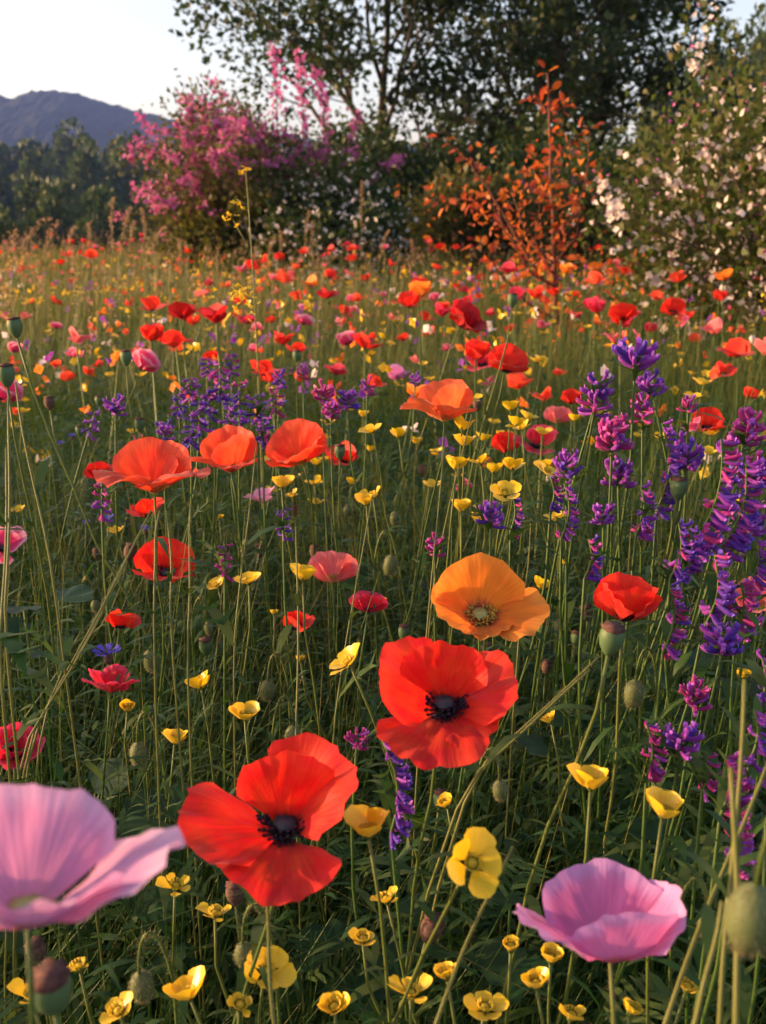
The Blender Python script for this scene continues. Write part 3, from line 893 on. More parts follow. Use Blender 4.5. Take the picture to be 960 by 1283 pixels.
parts = []
for (n, d0, d1, h0, h1, nl, ll, lw, sd_) in [(2600, .45, 1.7, .20, .50, 20, .042, .18, 31), (1500, .55, 2.2, .34, .56, 34, .021, .30, 37), (1100, .6, 2.4, .36, .57, 22, .045, .13, 38), (2600, 1.6, 3.6, .25, .54, 14, .055, .2, 32), (2000, 3.5, 8, .28, .56, 9, .08, .26, 33), (700, .5, 1.6, .08, .30, 8, .05, .45, 34)]:
    P = wedge(n, d0, d1, .52, sd_); r = np.random.default_rng(sd_ + 1)
    parts += herbs(P, r.uniform(h0, h1, n), nl, ll, lw, sd_)
P = wedge(2600, .48, 2.4, .5, 35); r = np.random.default_rng(36)
P[:, 2] += r.uniform(.02, .46, len(P)); a = r.uniform(0, 6.28, len(P)); e = r.uniform(.0, 1.0, len(P))
parts += pinnate(P, np.stack([np.cos(a) * np.cos(e), np.sin(a) * np.cos(e), np.sin(e)], 1), r.uniform(.03, .075, len(P)), 37, pairs=6)
V, Q, rn = join(parts)
herb = link("herbs", new_mesh("herbs", V, Q, [M["herb_leaf"]], rnd=rn))
herb["kind"] = "stuff"; tag(herb, "dense green leafy herbs under the meadow flowers", "undergrowth")

# ------------------------------------------------------------------ petals and flowers
def petal(L, am, phi0, phi1, curv, ruff, seed, nr=9, na=12, wide=1.0, power=1.3, fold=0.0, crump=.062):
    """a fan-shaped petal bent along its length from phi0 to phi1 (degrees off the flower's axis), cupped across by curv; x points outward"""
    r = random.Random(seed)
    am = R(am)
    phs = [r.uniform(0, 6.28) for _ in range(6)]
    steps = 40
    Rr, Zz, Ph = [0.0], [0.0], []
    for i in range(steps + 1):
        s = i / steps * 1.1
        ph = R(phi0 + (phi1 - phi0) * min(s, 1.1) ** power)
        Ph.append(ph)
        Rr.append(Rr[-1] + math.sin(ph) * L * 1.1 / steps); Zz.append(Zz[-1] + math.cos(ph) * L * 1.1 / steps)
    V, UVs, F = [], [], []
    for i in range(nr + 1):
        q = i / nr
        for j in range(na + 1):
            t = j / na * 2 - 1
            al = t * am
            Lm = L * (1 - .10 * t * t - .16 * abs(t) ** 5 + .022 * math.sin(3.1 * t + phs[0]) + .020 * math.sin(9 * t + phs[1]) + .014 * math.sin(19 * t + phs[2]) + .008 * math.sin(37 * t + phs[3]))
            rho = q * Lm
            x = rho * math.sin(al) * wide; y = max(rho * math.cos(al), 0)
            k = min(y / (L * 1.1) * steps, steps - .001); ki = int(k); kf = k - ki
            ra = Rr[ki] + (Rr[ki + 1] - Rr[ki]) * kf; za = Zz[ki] + (Zz[ki + 1] - Zz[ki]) * kf
            ph = Ph[ki]
            c = curv / L
            if abs(c) > 1e-3:
                xx = math.sin(c * x) / c; nn = (1 - math.cos(c * x)) / c
            else:
                xx, nn = x, 0
            nn += ruff * L * q ** 2 * (math.sin(2.3 * al * 2 + phs[3]) * .5 + math.sin(5.5 * al + phs[4]) * .35 + math.sin(13 * al + phs[5]) * .14 * q)
            nn += .006 * L * q * math.sin(26 * al + phs[1] + 2 * q)
            nn += fold * L * max(t, 0) ** 2 * q
            nn += crump * L * q * (math.sin(9 * q + 4 * al + phs[2]) * math.sin(7 * al + phs[0]) * .5 + math.sin(17 * al + 5 * q + phs[4]) * math.sin(6 * q + phs[3]) * .25)
            nn += crump * .7 * L * max(q - .7, 0) / .3 * math.sin(19 * al + phs[5]) * .5
            V.append((ra - math.cos(ph) * nn + .0025, xx, za + math.sin(ph) * nn)); UVs.append((j / na, q))
    w = na + 1
    for i in range(nr):
        for j in range(na):
            F.append((i * w + j, i * w + j + 1, (i + 1) * w + j + 1, (i + 1) * w + j) if i else (0, w + j + 1, w + j))
    return V, F, UVs

def petal_mesh(mat, *a, **k):
    V, F, U = petal(*a, **k)
    return new_mesh("petal", V, F, [M[mat]], uv=U)

def stamens_mesh(mat, r0, ln, n, spread, seed):
    rr = random.Random(seed); b = MB()
    for k in range(n):
        a = rr.uniform(0, 6.28); s = rr.uniform(.35, 1) * spread
        l = ln * rr.uniform(.7, 1.1)
        p0 = Vector((math.cos(a) * r0, math.sin(a) * r0, .001)); d = Vector((math.cos(a) * math.sin(s), math.sin(a) * math.sin(s), math.cos(s)))
        p1 = p0 + d * l
        v, f = tube([p0, p0 + d * l * .5 + Vector((0, 0, l * .06)), p1], .00028, 3); b.add(v, f)
        v, f = tube([p1 - d * .0006, p1 + d * .0006, p1 + d * .0018, p1 + d * .0024], [.0003, .0010, .0009, .0002], 4); b.add(v, f)
    return b.mesh("stamens", [M[mat]])

def pistil_mesh(mat, s=1.0):
    b = MB(); v, f = lathe([(.0025 * s, 0), (.0042 * s, .003 * s), (.0046 * s, .006 * s), (.0052 * s, .0068 * s), (.0050 * s, .0076 * s), (.0001, .0082 * s)], 9); b.add(v, f)
    return b.mesh("pistil", [M[mat]])
STAM = {c: stamens_mesh("stamen_dark" if c == "dark" else "stamen_gold", .0042, .0115, 130, 1.1, 5) for c in ("dark", "gold")}
PIST = {"dark": pistil_mesh("pistil_dark"), "gold": pistil_mesh("pistil_pale")}

def stem_points(base, head, axis, n=12, hook=.16, wob=.006):
    base, head, axis = Vector(base), Vector(head), Vector(axis).normalized()
    l = (head - base).length
    p1 = base + Vector((random.gauss(0, .06), random.gauss(0, .05), l * .42))
    p2 = head - axis * l * hook - Vector((0, 0, l * .08))
    pts = bez(base, p1, p2, head, n)
    ph = random.uniform(0, 6); f1, f2 = random.uniform(.35, 1.1), random.uniform(.3, 1.0); am = wob * random.uniform(.6, 2.0)
    for i in range(1, n):
        s = math.sin(math.pi * i / n)
        pts[i] += Vector((math.sin(i * f1 + ph), math.cos(i * f2 + ph), 0)) * am * s + Vector((random.gauss(0, .0009), random.gauss(0, .0009), 0))
    return pts

def stem_mesh(pts, r0, r1, sides=5, hairs=0, seed=0, rnd=None, leaves=8):
    b = MB(); n = len(pts)
    v, f = tube(pts, [r0 + (r1 - r0) * i / (n - 1) for i in range(n)], sides)
    b.add(v, f, 0, random.random() if rnd is None else rnd)
    rr = random.Random(seed)
    for k in range(hairs):
        t = rr.uniform(.35, 1) * (n - 1.01); i = int(t)
        p = pts[i].lerp(pts[i + 1], t - i); d = (pts[i + 1] - pts[i]).normalized()
        o = Quaternion(d, rr.uniform(0, 6.28)) @ d.orthogonal().normalized()
        s = d.cross(o) * .00018
        tip = p + o * rr.uniform(.0025, .0042)
        b.add([p - s, p + s, tip], [(0, 1, 2)], 1, rr.random())
    up = Vector((0, 0, 1)); H_ = (pts[-1] - pts[0]).length
    for k in range(leaves):                            # narrow leaves, some lobed, up the lower four fifths of the stem
        t = (.30 + .5 * (k + rr.random()) / leaves) * (n - 1.01); i = int(t)
        p = pts[i].lerp(pts[i + 1], t - i); a = rr.uniform(0, 6.28); e = rr.uniform(.15, 1.1)
        d = Vector((math.cos(a) * math.cos(e), math.sin(a) * math.cos(e), math.sin(e))); sd2 = d.cross(up).normalized()
        ln = rr.uniform(.022, .055) * (1.15 - .5 * k / leaves); w = ln * rr.uniform(.05, .11)
        c = [p, p + d * ln * .35 + up * ln * .03, p + d * ln * .7 - up * ln * .08, p + d * ln - up * ln * .28]
        v = []
        for q, f_ in zip(c, (.4, 1, .8, .05)):
            v += [q - sd2 * w * f_, q + sd2 * w * f_]
        b.add(v, [(0, 1, 3, 2), (2, 3, 5, 4), (4, 5, 7, 6)], 2, .45 + .55 * rr.random())
        if k % 2 == 0:
            for sg in (-1, 1):
                for (ci, fl) in ((1, .34), (2, .24)):
                    q = c[ci]; tip = q + sd2 * sg * ln * fl + d * ln * .16 + up * ln * rr.uniform(-.06, .1)
                    b.add([q - d * ln * .05, q + d * ln * .05, tip], [(0, 1, 2)], 2, .45 + .55 * rr.random())
    return b.mesh("stem", [M["stem_green"], M["hair_fuzz"], M["herb_leaf"]])

def ground_base(head, ox=0.0, oy=0.0):
    ox, oy = ox + random.gauss(0, .045), oy + abs(random.gauss(0, .03))
    x, y = head[0] + ox, max(head[1] + oy, .3)
    return Vector((x, y, float(terrain(np.array(x), np.array(y))) - .005))

SPEC = {   # petals as (azimuth, length, half angle, phi0, phi1, cup, ruffle, fold)
    "open_wide": [(92, .98, 47, 8, 24, .6, .05, 0), (18, 1.12, 52, 25, 52, .55, .05, .30), (200, 1.18, 46, 56, 82, .3, .06, 0), (268, 1.08, 54, 62, 98, .25, .07, 0)],
    "open_flat": [(80, 1.0, 46, 6, 22, .7, .09, 0), (165, 1.05, 58, 38, 58, .45, .05, 0), (2, 1.02, 48, 48, 74, .4, .07, 0), (255, 1.12, 52, 58, 98, .2, .08, 0), (305, .85, 40, 60, 84, .3, .1, 0)],
    "orange_bowl": [(100, 1.08, 74, 28, 26, .8, .035, 0), (195, .95, 60, 45, 60, .6, .05, 0), (272, .72, 64, 58, 62, .55, .05, 0), (340, 1.12, 44, 55, 84, .35, .05, 0)],
    "cup": [(90, 1.0, 74, 34, 8, 1.0, .05, 0), (270, 1.0, 70, 38, 18, .95, .06, 0), (0, .95, 70, 40, 26, .95, .06, 0), (180, .95, 70, 40, 20, .95, .05, 0)],
    "pink_cup": [(85, 1.12, 68, 42, 14, .6, .03, 0), (10, 1.12, 60, 52, 26, .55, .05, .2), (285, 1.0, 66, 54, 18, .7, .04, 0), (190, 1.2, 46, 66, 62, .35, .05, 0)],
    "pink_open": [(115, 1.08, 58, 30, 24, .55, .05, 0), (4, 1.2, 52, 56, 70, .4, .13, 0), (215, 1.1, 56, 50, 76, .4, .08, 0), (288, 1.0, 62, 52, 62, .4, .10, 0)],
    "winged": [(90, 1.08, 66, 8, 20, .5, .06, 0), (65, .8, 50, 15, 26, .7, .06, 0), (215, 1.15, 56, 42, 104, .2, .11, 0), (318, 1.2, 60, 44, 106, .2, .10, 0)],
    "two_up": [(80, 1.05, 62, 12, 12, .75, .06, 0), (320, .95, 62, 34, 10, .75, .07, 0), (200, 1.1, 54, 52, 92, .3, .10, 0), (290, .95, 50, 56, 104, .25, .08, 0)],
    "shell": [(90, 1.05, 74, 20, 40, .55, .05, 0), (270, 1.05, 74, 35, 62, .45, .06, 0), (0, .8, 54, 40, 60, .5, .06, 0), (180, .8, 54, 40, 50, .5, .06, 0)],
    "double": [(90, 1.0, 70, 30, 30, .7, .12, 0), (0, 1.0, 66, 40, 66, .6, .12, 0), (180, 1.0, 66, 40, 50, .7, .12, 0), (270, 1.0, 66, 45, 80, .5, .12, 0), (45, .75, 60, 20, 25, .9, .14, 0), (215, .75, 60, 22, 30, .9, .14, 0), (310, .7, 60, 20, 30, .9, .14, 0)],
}
GOLD = ("orange", "orange_coral", "pale_pink", "pink", "salmon_red", "coral_pink")
PHRASE = {"scarlet": "scarlet poppy", "deep_red": "dark red poppy", "crimson": "crimson poppy", "salmon_red": "salmon red poppy", "orange": "orange poppy", "orange_coral": "coral orange poppy",
          "pale_pink": "pale pink poppy", "pink": "pink poppy", "rose": "rose pink poppy", "coral_pink": "coral pink poppy"}
TYPECACHE = {}

def poppy(px, py, w, mat, spec, axis, size=.075, label=None, off=(0, 0), hero=True, spin=0.0, seed=None, hook=.16, head=None, stem_r=.0011):
    """axis in the camera's terms: (right, up, towards camera)"""
    d = above(px, py, FPX * size / w, .48)
    size = w * d / FPX
    head = at(px, py, d)
    ax = (RIGHT * axis[0] + Vector((0, 0, 1)) * axis[1] + Vector((0, -1, 0)) * axis[2]).normalized()
    base = ground_base(head, *off)
    t = thing("poppy", base)
    rot = frame(ax, spin)
    hl = head - base
    L = size * .53
    seed = seed if seed is not None else random.randrange(10 ** 6)
    for k, (az, ln, am, p0, p1, cv, rf, fo) in enumerate(SPEC[spec]):
        if hero:
            me = petal_mesh(mat, L * ln, am, p0, p1, cv, rf, seed + k * 17, 14, 22, fold=fo)
        else:
            key = (mat, spec, k, seed % 3)
            if key not in TYPECACHE:
                TYPECACHE[key] = petal_mesh(mat, .04 * ln, am, p0, p1, cv, rf, seed % 3 * 91 + k * 17, 6, 8, fold=fo)
            me = TYPECACHE[key]
        link("petal", me, t, hl, rot @ Quaternion((0, 0, 1), R(az)), None if hero else L / .04)
    c = "gold" if mat in GOLD else "dark"
    sc = size / .075
    link("stamens", STAM[c], t, hl, rot, sc * (.55 if mat in ("pink", "pale_pink") else .75 if c == "gold" else .82))
    link("pistil", PIST[c], t, hl, rot, sc)
    pts = stem_points(Vector((0, 0, 0)), hl - ax * .001, ax, 14 if hero else 9, hook)
    link("stem", stem_mesh(pts, stem_r * 1.25, stem_r * .85, 6 if hero else 4, 260 if (hero and w > 100) else (90 if hero else 0), seed), t)
    if label:
        tag(t, label, "flower", "poppies of the meadow")
    else:
        queue(t, PHRASE[mat], "flower", "poppies of the meadow", head)
    return t

HERO = [
    (357, 1044, 212, "scarlet", "open_wide", (.06, .93, .22), .084, "large scarlet poppy with black centre in the foreground, left of centre", (.02, .05)),
    (557, 890, 188, "scarlet", "open_flat", (-.06, .88, .36), .084, "large red poppy with dark centre below the big orange poppy", (.02, .06)),
    (601, 777, 142, "orange", "orange_bowl", (-.03, .86, .42), .080, "big bright orange bowl shaped poppy with greenish centre", (.0, .06)),
    (781, 778, 112, "scarlet", "cup", (.10, .98, -.10), .062, "cup shaped bright red poppy beside the purple spikes at right", (.0, .03)),
    (765, 1204, 205, "pink", "pink_cup", (.05, .92, -.36), .068, "pink cup shaped poppy low in the foreground at right", (.0, .02)),
    (36, 1160, 310, "pale_pink", "pink_open", (.0, .95, -.26), .068, "pale pink poppy at the lower left edge, nearest the camera", (-.01, .02)),
    (194, 618, 124, "salmon_red", "winged", (-.03, .98, -.08), .080, "salmon red poppy with spread wing petals at left, largest of three in a row", (.0, .03)),
    (290, 592, 104, "salmon_red", "two_up", (-.08, .97, -.12), .082, "salmon poppy with orange upright petals, middle of three in a row", (.01, .03)),
    (380, 580, 96, "salmon_red", "shell", (-.35, .85, .30), .082, "salmon red poppy of two broad shell petals, rightmost of three in a row", (.0, .05)),
    (557, 528, 100, "orange_coral", "two_up", (.0, .95, -.28), .078, "coral orange poppy with upright petals among yellow buttercups", (-.03, .03)),
    (576, 410, 62, "deep_red", "double", (.55, .80, .20), .072, "dark red many petalled poppy nodding right on a curved stem", (-.05, .02)),
    (632, 466, 62, "scarlet", "shell", (.25, .90, .30), .072, "red poppy with broad petals behind the forked seed stalk", (-.01, .03)),
    (605, 460, 44, "crimson", "open_flat", (-.2, .9, .2), .07, "crimson poppy half hidden behind a red one near the forked seed stalk", (.0, .03)),
    (512, 386, 38, "scarlet", "two_up", (.0, 1.0, .0), .068, "red poppy with upright petals standing alone on a long stem, far centre", (.0, .03)),
    (176, 462, 50, "rose", "cup", (.62, .75, .10), .066, "rose pink cup poppy with pale rims leaning right, upper left", (-.03, .03)),
    (632, 566, 48, "scarlet", "cup", (.05, .97, .25), .064, "red cup poppy just right of the buttercups in mid field", (.0, .03)),
    (698, 530, 42, "coral_pink", "shell", (.1, .85, -.5), .07, "coral pink poppy seen from behind beside the purple spikes", (.0, .0)),
    (672, 562, 55, "crimson", "open_wide", (.1, .95, .2), .072, "dim crimson poppy in shade behind the buttercups, right of the red cup", (.0, .03)),
    (885, 540, 52, "scarlet", "shell", (-.1, .9, .4), .07, "red poppy partly hidden behind the purple racemes at right", (.0, .03)),
    (208, 722, 90, "scarlet", "shell", (.08, .82, .42), .078, "scarlet poppy behind green stems at left, below the salmon one", (.0, .05)),
    (417, 730, 76, "coral_pink", "shell", (.0, .70, -.65), .078, "dusky pink poppy seen from behind, beside a buttercup at centre", (.0, .0)),
    (461, 768, 58, "crimson", "shell", (.1, .85, -.4), .066, "small crimson pink poppy left of the big orange one", (.0, .0)),
    (948, 765, 74, "coral_pink", "shell", (-.25, .88, .3), .078, "coral pink poppy cut by the right picture edge", (.02, .03)),
    (138, 868, 68, "crimson", "open_flat", (.1, .85, -.45), .074, "crimson poppy tilted away below the blue cornflower", (.02, .0)),
    (18, 950, 78, "crimson", "double", (.2, .93, .2), .074, "ruffled crimson poppy at the left edge above the pale pink one", (-.02, .03)),
    (4, 502, 58, "rose", "cup", (.4, .85, .2), .072, "rose pink poppy at the left edge behind a green seed capsule", (-.02, .03)),
    (2, 690, 60, "rose", "open_wide", (.4, .85, .2), .074, "rose and red poppy at the left edge, lower of two", (-.02, .03)),
    (842, 394, 38, "scarlet", "shell", (.0, .80, .55), .07, "red poppy facing out below the white blossom bush", (.0, .03)),
]
for h in HERO:
    poppy(h[0], h[1], h[2], h[3], h[4], h[5], h[6], h[7], h[8], hero=True, seed=int(h[0] * 7 + h[1]))

# poppies one can tell apart in the middle distance: (x, y, width, colour)
MID = [(860, 402, 26, "scarlet"), (742, 388, 30, "crimson"), (770, 432, 36, "coral_pink"), (957, 445, 42, "coral_pink"), (905, 472, 34, "scarlet"), (895, 418, 36, "coral_pink"),
       (150, 787, 48, "scarlet"), (372, 788, 46, "scarlet"), (330, 630, 40, "pale_pink"), (498, 476, 36, "pink"), (436, 433, 38, "rose"), (420, 470, 30, "crimson"), (410, 374, 30, "deep_red"),
       (413, 349, 22, "scarlet"), (460, 352, 18, "scarlet"), (308, 406, 26, "crimson"), (350, 428, 20, "scarlet"), (380, 407, 28, "rose"), (245, 407, 24, "scarlet"), (232, 402, 22, "scarlet"), (68, 381, 20, "scarlet"),
       (70, 412, 19, "rose"), (93, 449, 28, "rose"), (123, 460, 18, "scarlet"), (85, 478, 26, "salmon_red"), (222, 442, 24, "salmon_red"), (266, 453, 28, "scarlet"), (370, 443, 30, "scarlet"), (456, 432, 30, "scarlet"),
       (18, 442, 28, "rose"), (33, 400, 18, "coral_pink"), (205, 428, 22, "scarlet"), (547, 338, 15, "scarlet"), (556, 356, 16, "pink"), (590, 353, 15, "pale_pink"), (532, 363, 14, "rose"), (538, 421, 24, "salmon_red"),
       (465, 428, 22, "scarlet"), (505, 428, 20, "scarlet"), (400, 500, 34, "rose"), (375, 478, 26, "salmon_red"), (430, 580, 50, "scarlet"), (125, 600, 44, "deep_red"), (185, 648, 52, "scarlet"), (270, 455, 20, "orange"),
       (320, 440, 20, "rose"), (300, 398, 22, "salmon_red"), (340, 405, 18, "scarlet"), (322, 415, 20, "rose"), (286, 360, 14, "scarlet"), (262, 368, 14, "scarlet"), (326, 367, 15, "scarlet"), (347, 368, 14, "coral_pink"),
       (372, 374, 20, "scarlet"), (380, 388, 16, "rose"), (430, 395, 22, "scarlet"), (442, 392, 18, "rose"), (490, 400, 16, "coral_pink"), (560, 440, 18, "rose"), (720, 400, 22, "crimson"), (765, 345, 16, "scarlet"),
       (750, 338, 16, "scarlet"), (865, 362, 14, "scarlet"), (930, 356, 18, "rose"), (952, 356, 20, "scarlet"), (915, 390, 16, "rose"), (880, 380, 16, "scarlet"), (870, 428, 20, "salmon_red"), (800, 395, 12, "rose"),
       (240, 330, 9, "scarlet"), (505, 306, 8, "scarlet"), (540, 316, 10, "scarlet"), (486, 300, 8, "scarlet"), (440, 347, 12, "coral_pink"), (160, 384, 14, "salmon_red"), (40, 380, 12, "salmon_red"), (200, 358, 12, "scarlet"),
       (20, 415, 16, "scarlet"), (110, 470, 22, "salmon_red"), (150, 410, 14, "orange"), (127, 395, 14, "orange"), (70, 460, 18, "salmon_red"), (12, 470, 26, "scarlet"), (940, 500, 30, "scarlet"), (700, 470, 20, "salmon_red"),
       (640, 415, 18, "scarlet"), (520, 455, 20, "coral_pink"), (480, 372, 14, "rose"), (575, 366, 14, "coral_pink"), (600, 375, 16, "salmon_red"), (890, 350, 12, "coral_pink")]
rm = random.Random(21)
SPS = ["open_wide", "shell", "cup", "winged", "two_up", "open_flat"]
for (x, y, w, c) in MID:
    a = (rm.uniform(-.35, .35), .95, rm.uniform(-.4, .25))
    poppy(x, y, w, c, rm.choice(SPS), a, rm.uniform(.066, .074), None, (rm.uniform(-.02, .02), rm.uniform(0, .03)), hero=False, spin=rm.uniform(0, 6.28), seed=rm.randrange(3))

# small far poppies, each a mesh of its own kind with stem and petals
FARM = {}
def far_flower(mat, spec, seed):
    key = (mat, spec, seed)
    if key in FARM: return FARM[key]
    b = MB()
    for k, (az, ln, am, p0, p1, cv, rf, fo) in enumerate(SPEC[spec][:4]):
        v, f, u = petal(.036 * ln, am, p0, p1, cv, rf, seed * 31 + k, 3, 4)
        q = Quaternion((0, 0, 1), R(az))
        b.add([q @ Vector(p) + Vector((0, 0, .55)) for p in v], f, 0, .5, u)
    v, f = tube([(0, 0, 0), (.012, .006, .25), (.004, 0, .55)], .0022, 3); b.add(v, f, 1, .6)
    FARM[key] = b.mesh("poppy", [M[mat], M["stem_green"]])
    return FARM[key]
FARC = ["scarlet"] * 9 + ["salmon_red"] * 4 + ["crimson"] * 4 + ["rose"] * 3 + ["coral_pink"] * 1 + ["orange"] * 2 + ["deep_red"] * 2
placed = 0
tries = 0
while placed < 185 and tries < 9000:
    tries += 1
    d = 1.9 + 9.0 * rm.random() ** 1.05; x = rm.uniform(-.43, .43) * d
    if x > .55 * d * .5 and d > 3.6 and rm.random() < .75: continue
    if math.sin(x * 2.1 + 1) + math.sin(d * 1.7 + x) < rm.uniform(-.9, 1.3): continue
    p = Vector((x, d, float(terrain(np.array(x), np.array(d)))))
    s = rm.uniform(.85, 1.2)
    mat = rm.choice(FARC)
    o = link("poppy", far_flower(mat, rm.choice(["open_wide", "shell", "cup", "winged"]), rm.randrange(2)), None, p, None, (s, s, s))
    o.rotation_mode = 'XYZ'; o.rotation_euler = (rm.uniform(-.14, .14), rm.uniform(-.14, .14), rm.uniform(0, 6.28))
    queue(o, "small " + PHRASE[mat], "flower", "small far poppies", p + Vector((0, 0, .56 * s)))
    placed += 1

# ------------------------------------------------------------------ buttercups
BSPEC = {"cup": [(k * 72, 1, 48, 42, 22, .9, .02, 0) for k in range(5)], "open": [(k * 72, 1, 46, 58, 58, .6, .04, 0) for k in range(5)], "ragged": [(k * 72 + (k % 2) * 14, (1, .8, 1.1)[k % 3], 30, 50, (40, 80, 60)[k % 3], .8, .1, 0) for k in range(5)]}
BMESH = {}
for sp, L_ in BSPEC.items():
    for k, (az, ln, am, p0, p1, cv, rf, fo) in enumerate(L_):
        for s in range(3):
            BMESH[(sp, k, s)] = petal_mesh("buttercup_yellow", .0125 * ln * (.92 + .08 * s), am, p0, p1 + s * 6, cv, rf, 400 + s * 7 + k, 7, 8, crump=.02)
b = MB(); v, f = lathe([(.0016, 0), (.0026, .0012), (.0022, .003), (.0001, .0038)], 8); b.add(v, f)
for k in range(22):
    a = k * 2.4; v, f = tube([(math.cos(a) * .0022, math.sin(a) * .0022, .001), (math.cos(a) * .0042, math.sin(a) * .0042, .0048)], [.0002, .0005], 3); b.add(v, f)
BCEN = b.mesh("stamens", [M["stamen_yellow"]])
b = MB(); v, f = lathe([(.0009, -.002), (.002, -.0006), (.0028, .0012), (.0030, .003)], 7); b.add(v, f, 0, .8); BSEP = b.mesh("sepals", [M["stem_green"]])
def buttercup(px, py, w, sp, axis, label=None, off=(0, 0), size=.0235, hook=.14):
    d = above(px, py, FPX * size / w, .46)
    size = w * d / FPX
    head = at(px, py, d)
    ax = (RIGHT * axis[0] + Vector((0, 0, 1)) * axis[1] + Vector((0, -1, 0)) * (axis[2] * 1.1 - .3)).normalized()
    base = ground_base(head, *off)
    t = thing("buttercup", base)
    rot = frame(ax, random.uniform(0, 1.25)); hl = head - base
    s3 = random.randrange(3)
    for k, q in enumerate(BSPEC[sp]):
        link("petal", BMESH[(sp, k, (s3 + k) % 3)], t, hl, rot @ Quaternion((0, 0, 1), R(q[0]) + random.gauss(0, .08)) @ Quaternion((0, 1, 0), random.gauss(0, .10)), size / .0225 * random.uniform(.88, 1.08))
    link("stamens", BCEN, t, hl, rot); link("sepals", BSEP, t, hl, rot)
    pts = stem_points(Vector((0, 0, 0)), hl - ax * .001, ax, 10, hook, .004)
    link("stem", stem_mesh(pts, .0013, .0009, 5, 0, 1, .75), t)
    if label: tag(t, label, "flower", "yellow buttercups")
    else: queue(t, "yellow buttercup", "flower", "yellow buttercups", head)
BUT = [(740, 987, 55, "cup", (0, .98, .1)), (830, 1022, 58, "cup", (.15, .97, .1)), (462, 1046, 60, "cup", (-.1, .97, .1)), (589, 1082, 66, "open", (.25, .55, .8)), (438, 832, 44, "open", (-.5, .7, .3)),
       (252, 862, 36, "cup", (-.3, .9, .1)), (307, 900, 40, "cup", (.1, .95, .3)), (219, 930, 34, "cup", (.1, .97, .1)), (312, 731, 34, "open", (-.1, .9, .3)), (380, 726, 36, "cup", (.15, .95, .2)), (272, 734, 22, "open", (-.3, .7, .5)),
       (632, 620, 36, "open", (.1, .75, .6)), (578, 640, 32, "cup", (0, .95, .2)), (572, 588, 33, "cup", (.1, .95, .1)), (642, 588, 29, "cup", (0, .95, .1)), (684, 593, 30, "open", (.4, .8, .3)), (582, 558, 30, "cup", (0, .95, .2)),
       (640, 514, 25, "cup", (0, 1, 0)), (660, 524, 22, "open", (.3, .8, .3)), (720, 527, 18, "cup", (0, 1, 0)), (467, 541, 27, "open", (-.3, .8, .4)), (500, 548, 24, "cup", (0, 1, .1)), (678, 738, 28, "cup", (.2, .95, .1)), (707, 707, 14, "cup", (.2, .95, 0)),
       (930, 850, 28, "cup", (0, 1, .1)), (238, 1250, 56, "cup", (-.3, .9, .1)), (332, 1220, 54, "open", (.3, .75, .5)), (485, 1130, 34, "ragged", (-.2, .9, .2)), (690, 1204, 34, "cup", (.1, .95, .2)), (672, 1236, 40, "cup", (-.1, .95, .2)),
       (607, 1266, 44, "open", (.1, .9, .3)), (715, 1276, 34, "ragged", (.2, .9, .2)), (220, 1113, 38, "ragged", (.2, .8, .4)), (270, 1148, 36, "ragged", (.1, .9, .2)), (515, 1248, 52, "ragged", (0, .9, .3)),
       (360, 550, 23, "open", (-.4, .7, .4)), (395, 582, 20, "cup", (.1, .95, .1)), (395, 607, 22, "ragged", (0, .9, .4)), (440, 607, 18, "cup", (.2, .9, .1)), (605, 552, 20, "cup", (.2, .9, .1)), (522, 556, 18, "cup", (0, 1, .1)),
       (455, 522, 16, "cup", (0, 1, .1)), (345, 575, 22, "open", (-.2, .8, .4)), (275, 650, 13, "cup", (0, 1, 0)), (40, 1252, 44, "ragged", (.1, .9, .3)), (430, 500, 13, "open", (0, .9, .3)), (410, 530, 18, "open", (0, .9, .3)), (344, 770, 12, "cup", (0, 1, 0)),
       (377, 828, 12, "cup", (0, 1, 0)), (927, 632, 14, "cup", (0, 1, 0)), (605, 640, 20, "open", (0, .9, .4)), (465, 565, 16, "cup", (0, 1, 0))]
rb_ = random.Random(77)
for _ in range(15):
    w_ = rb_.uniform(16, 30); BUT.append((rb_.gauss(500, 120), rb_.uniform(500, 660), w_, rb_.choice(["cup", "open", "cup", "ragged"]), (rb_.uniform(-.3, .3), .95, rb_.uniform(-.1, .4))))
for x_, y_, w_ in [(150, 1270, 36), (420, 1265, 40), (560, 1225, 30), (790, 1270, 30), (300, 1262, 30), (860, 1240, 28), (455, 1180, 30), (640, 1190, 26), (100, 1215, 26), (560, 1010, 26), (690, 905, 22), (395, 965, 26), (160, 890, 22), (480, 760, 20)]:
    BUT.append((x_, y_, w_, rb_.choice(["cup", "open", "ragged"]), (rb_.uniform(-.4, .4), .9, rb_.uniform(0, .5))))
for q in BUT:
    buttercup(*q[:5], off=(random.uniform(-.03, .03), random.uniform(0, .04)))
FARB = {}
for s in range(3):
    b = MB()
    for k, (az, ln, am, p0, p1, cv, rf, fo) in enumerate(BSPEC["open"]):
        v, f, u = petal(.014, am, p0, p1, cv, rf, s * 31 + k, 2, 3); q = Quaternion((0, 0, 1), R(az))
        b.add([q @ Vector(p) + Vector((0, 0, .5)) for p in v], f, 0, .5, u)
    v, f = tube([(0, 0, 0), (.012, .006, .25), (.004, 0, .5)], .0016, 3); b.add(v, f, 1, .7)
    FARB[s] = b.mesh("buttercup", [M["buttercup_yellow"], M["stem_green"]])
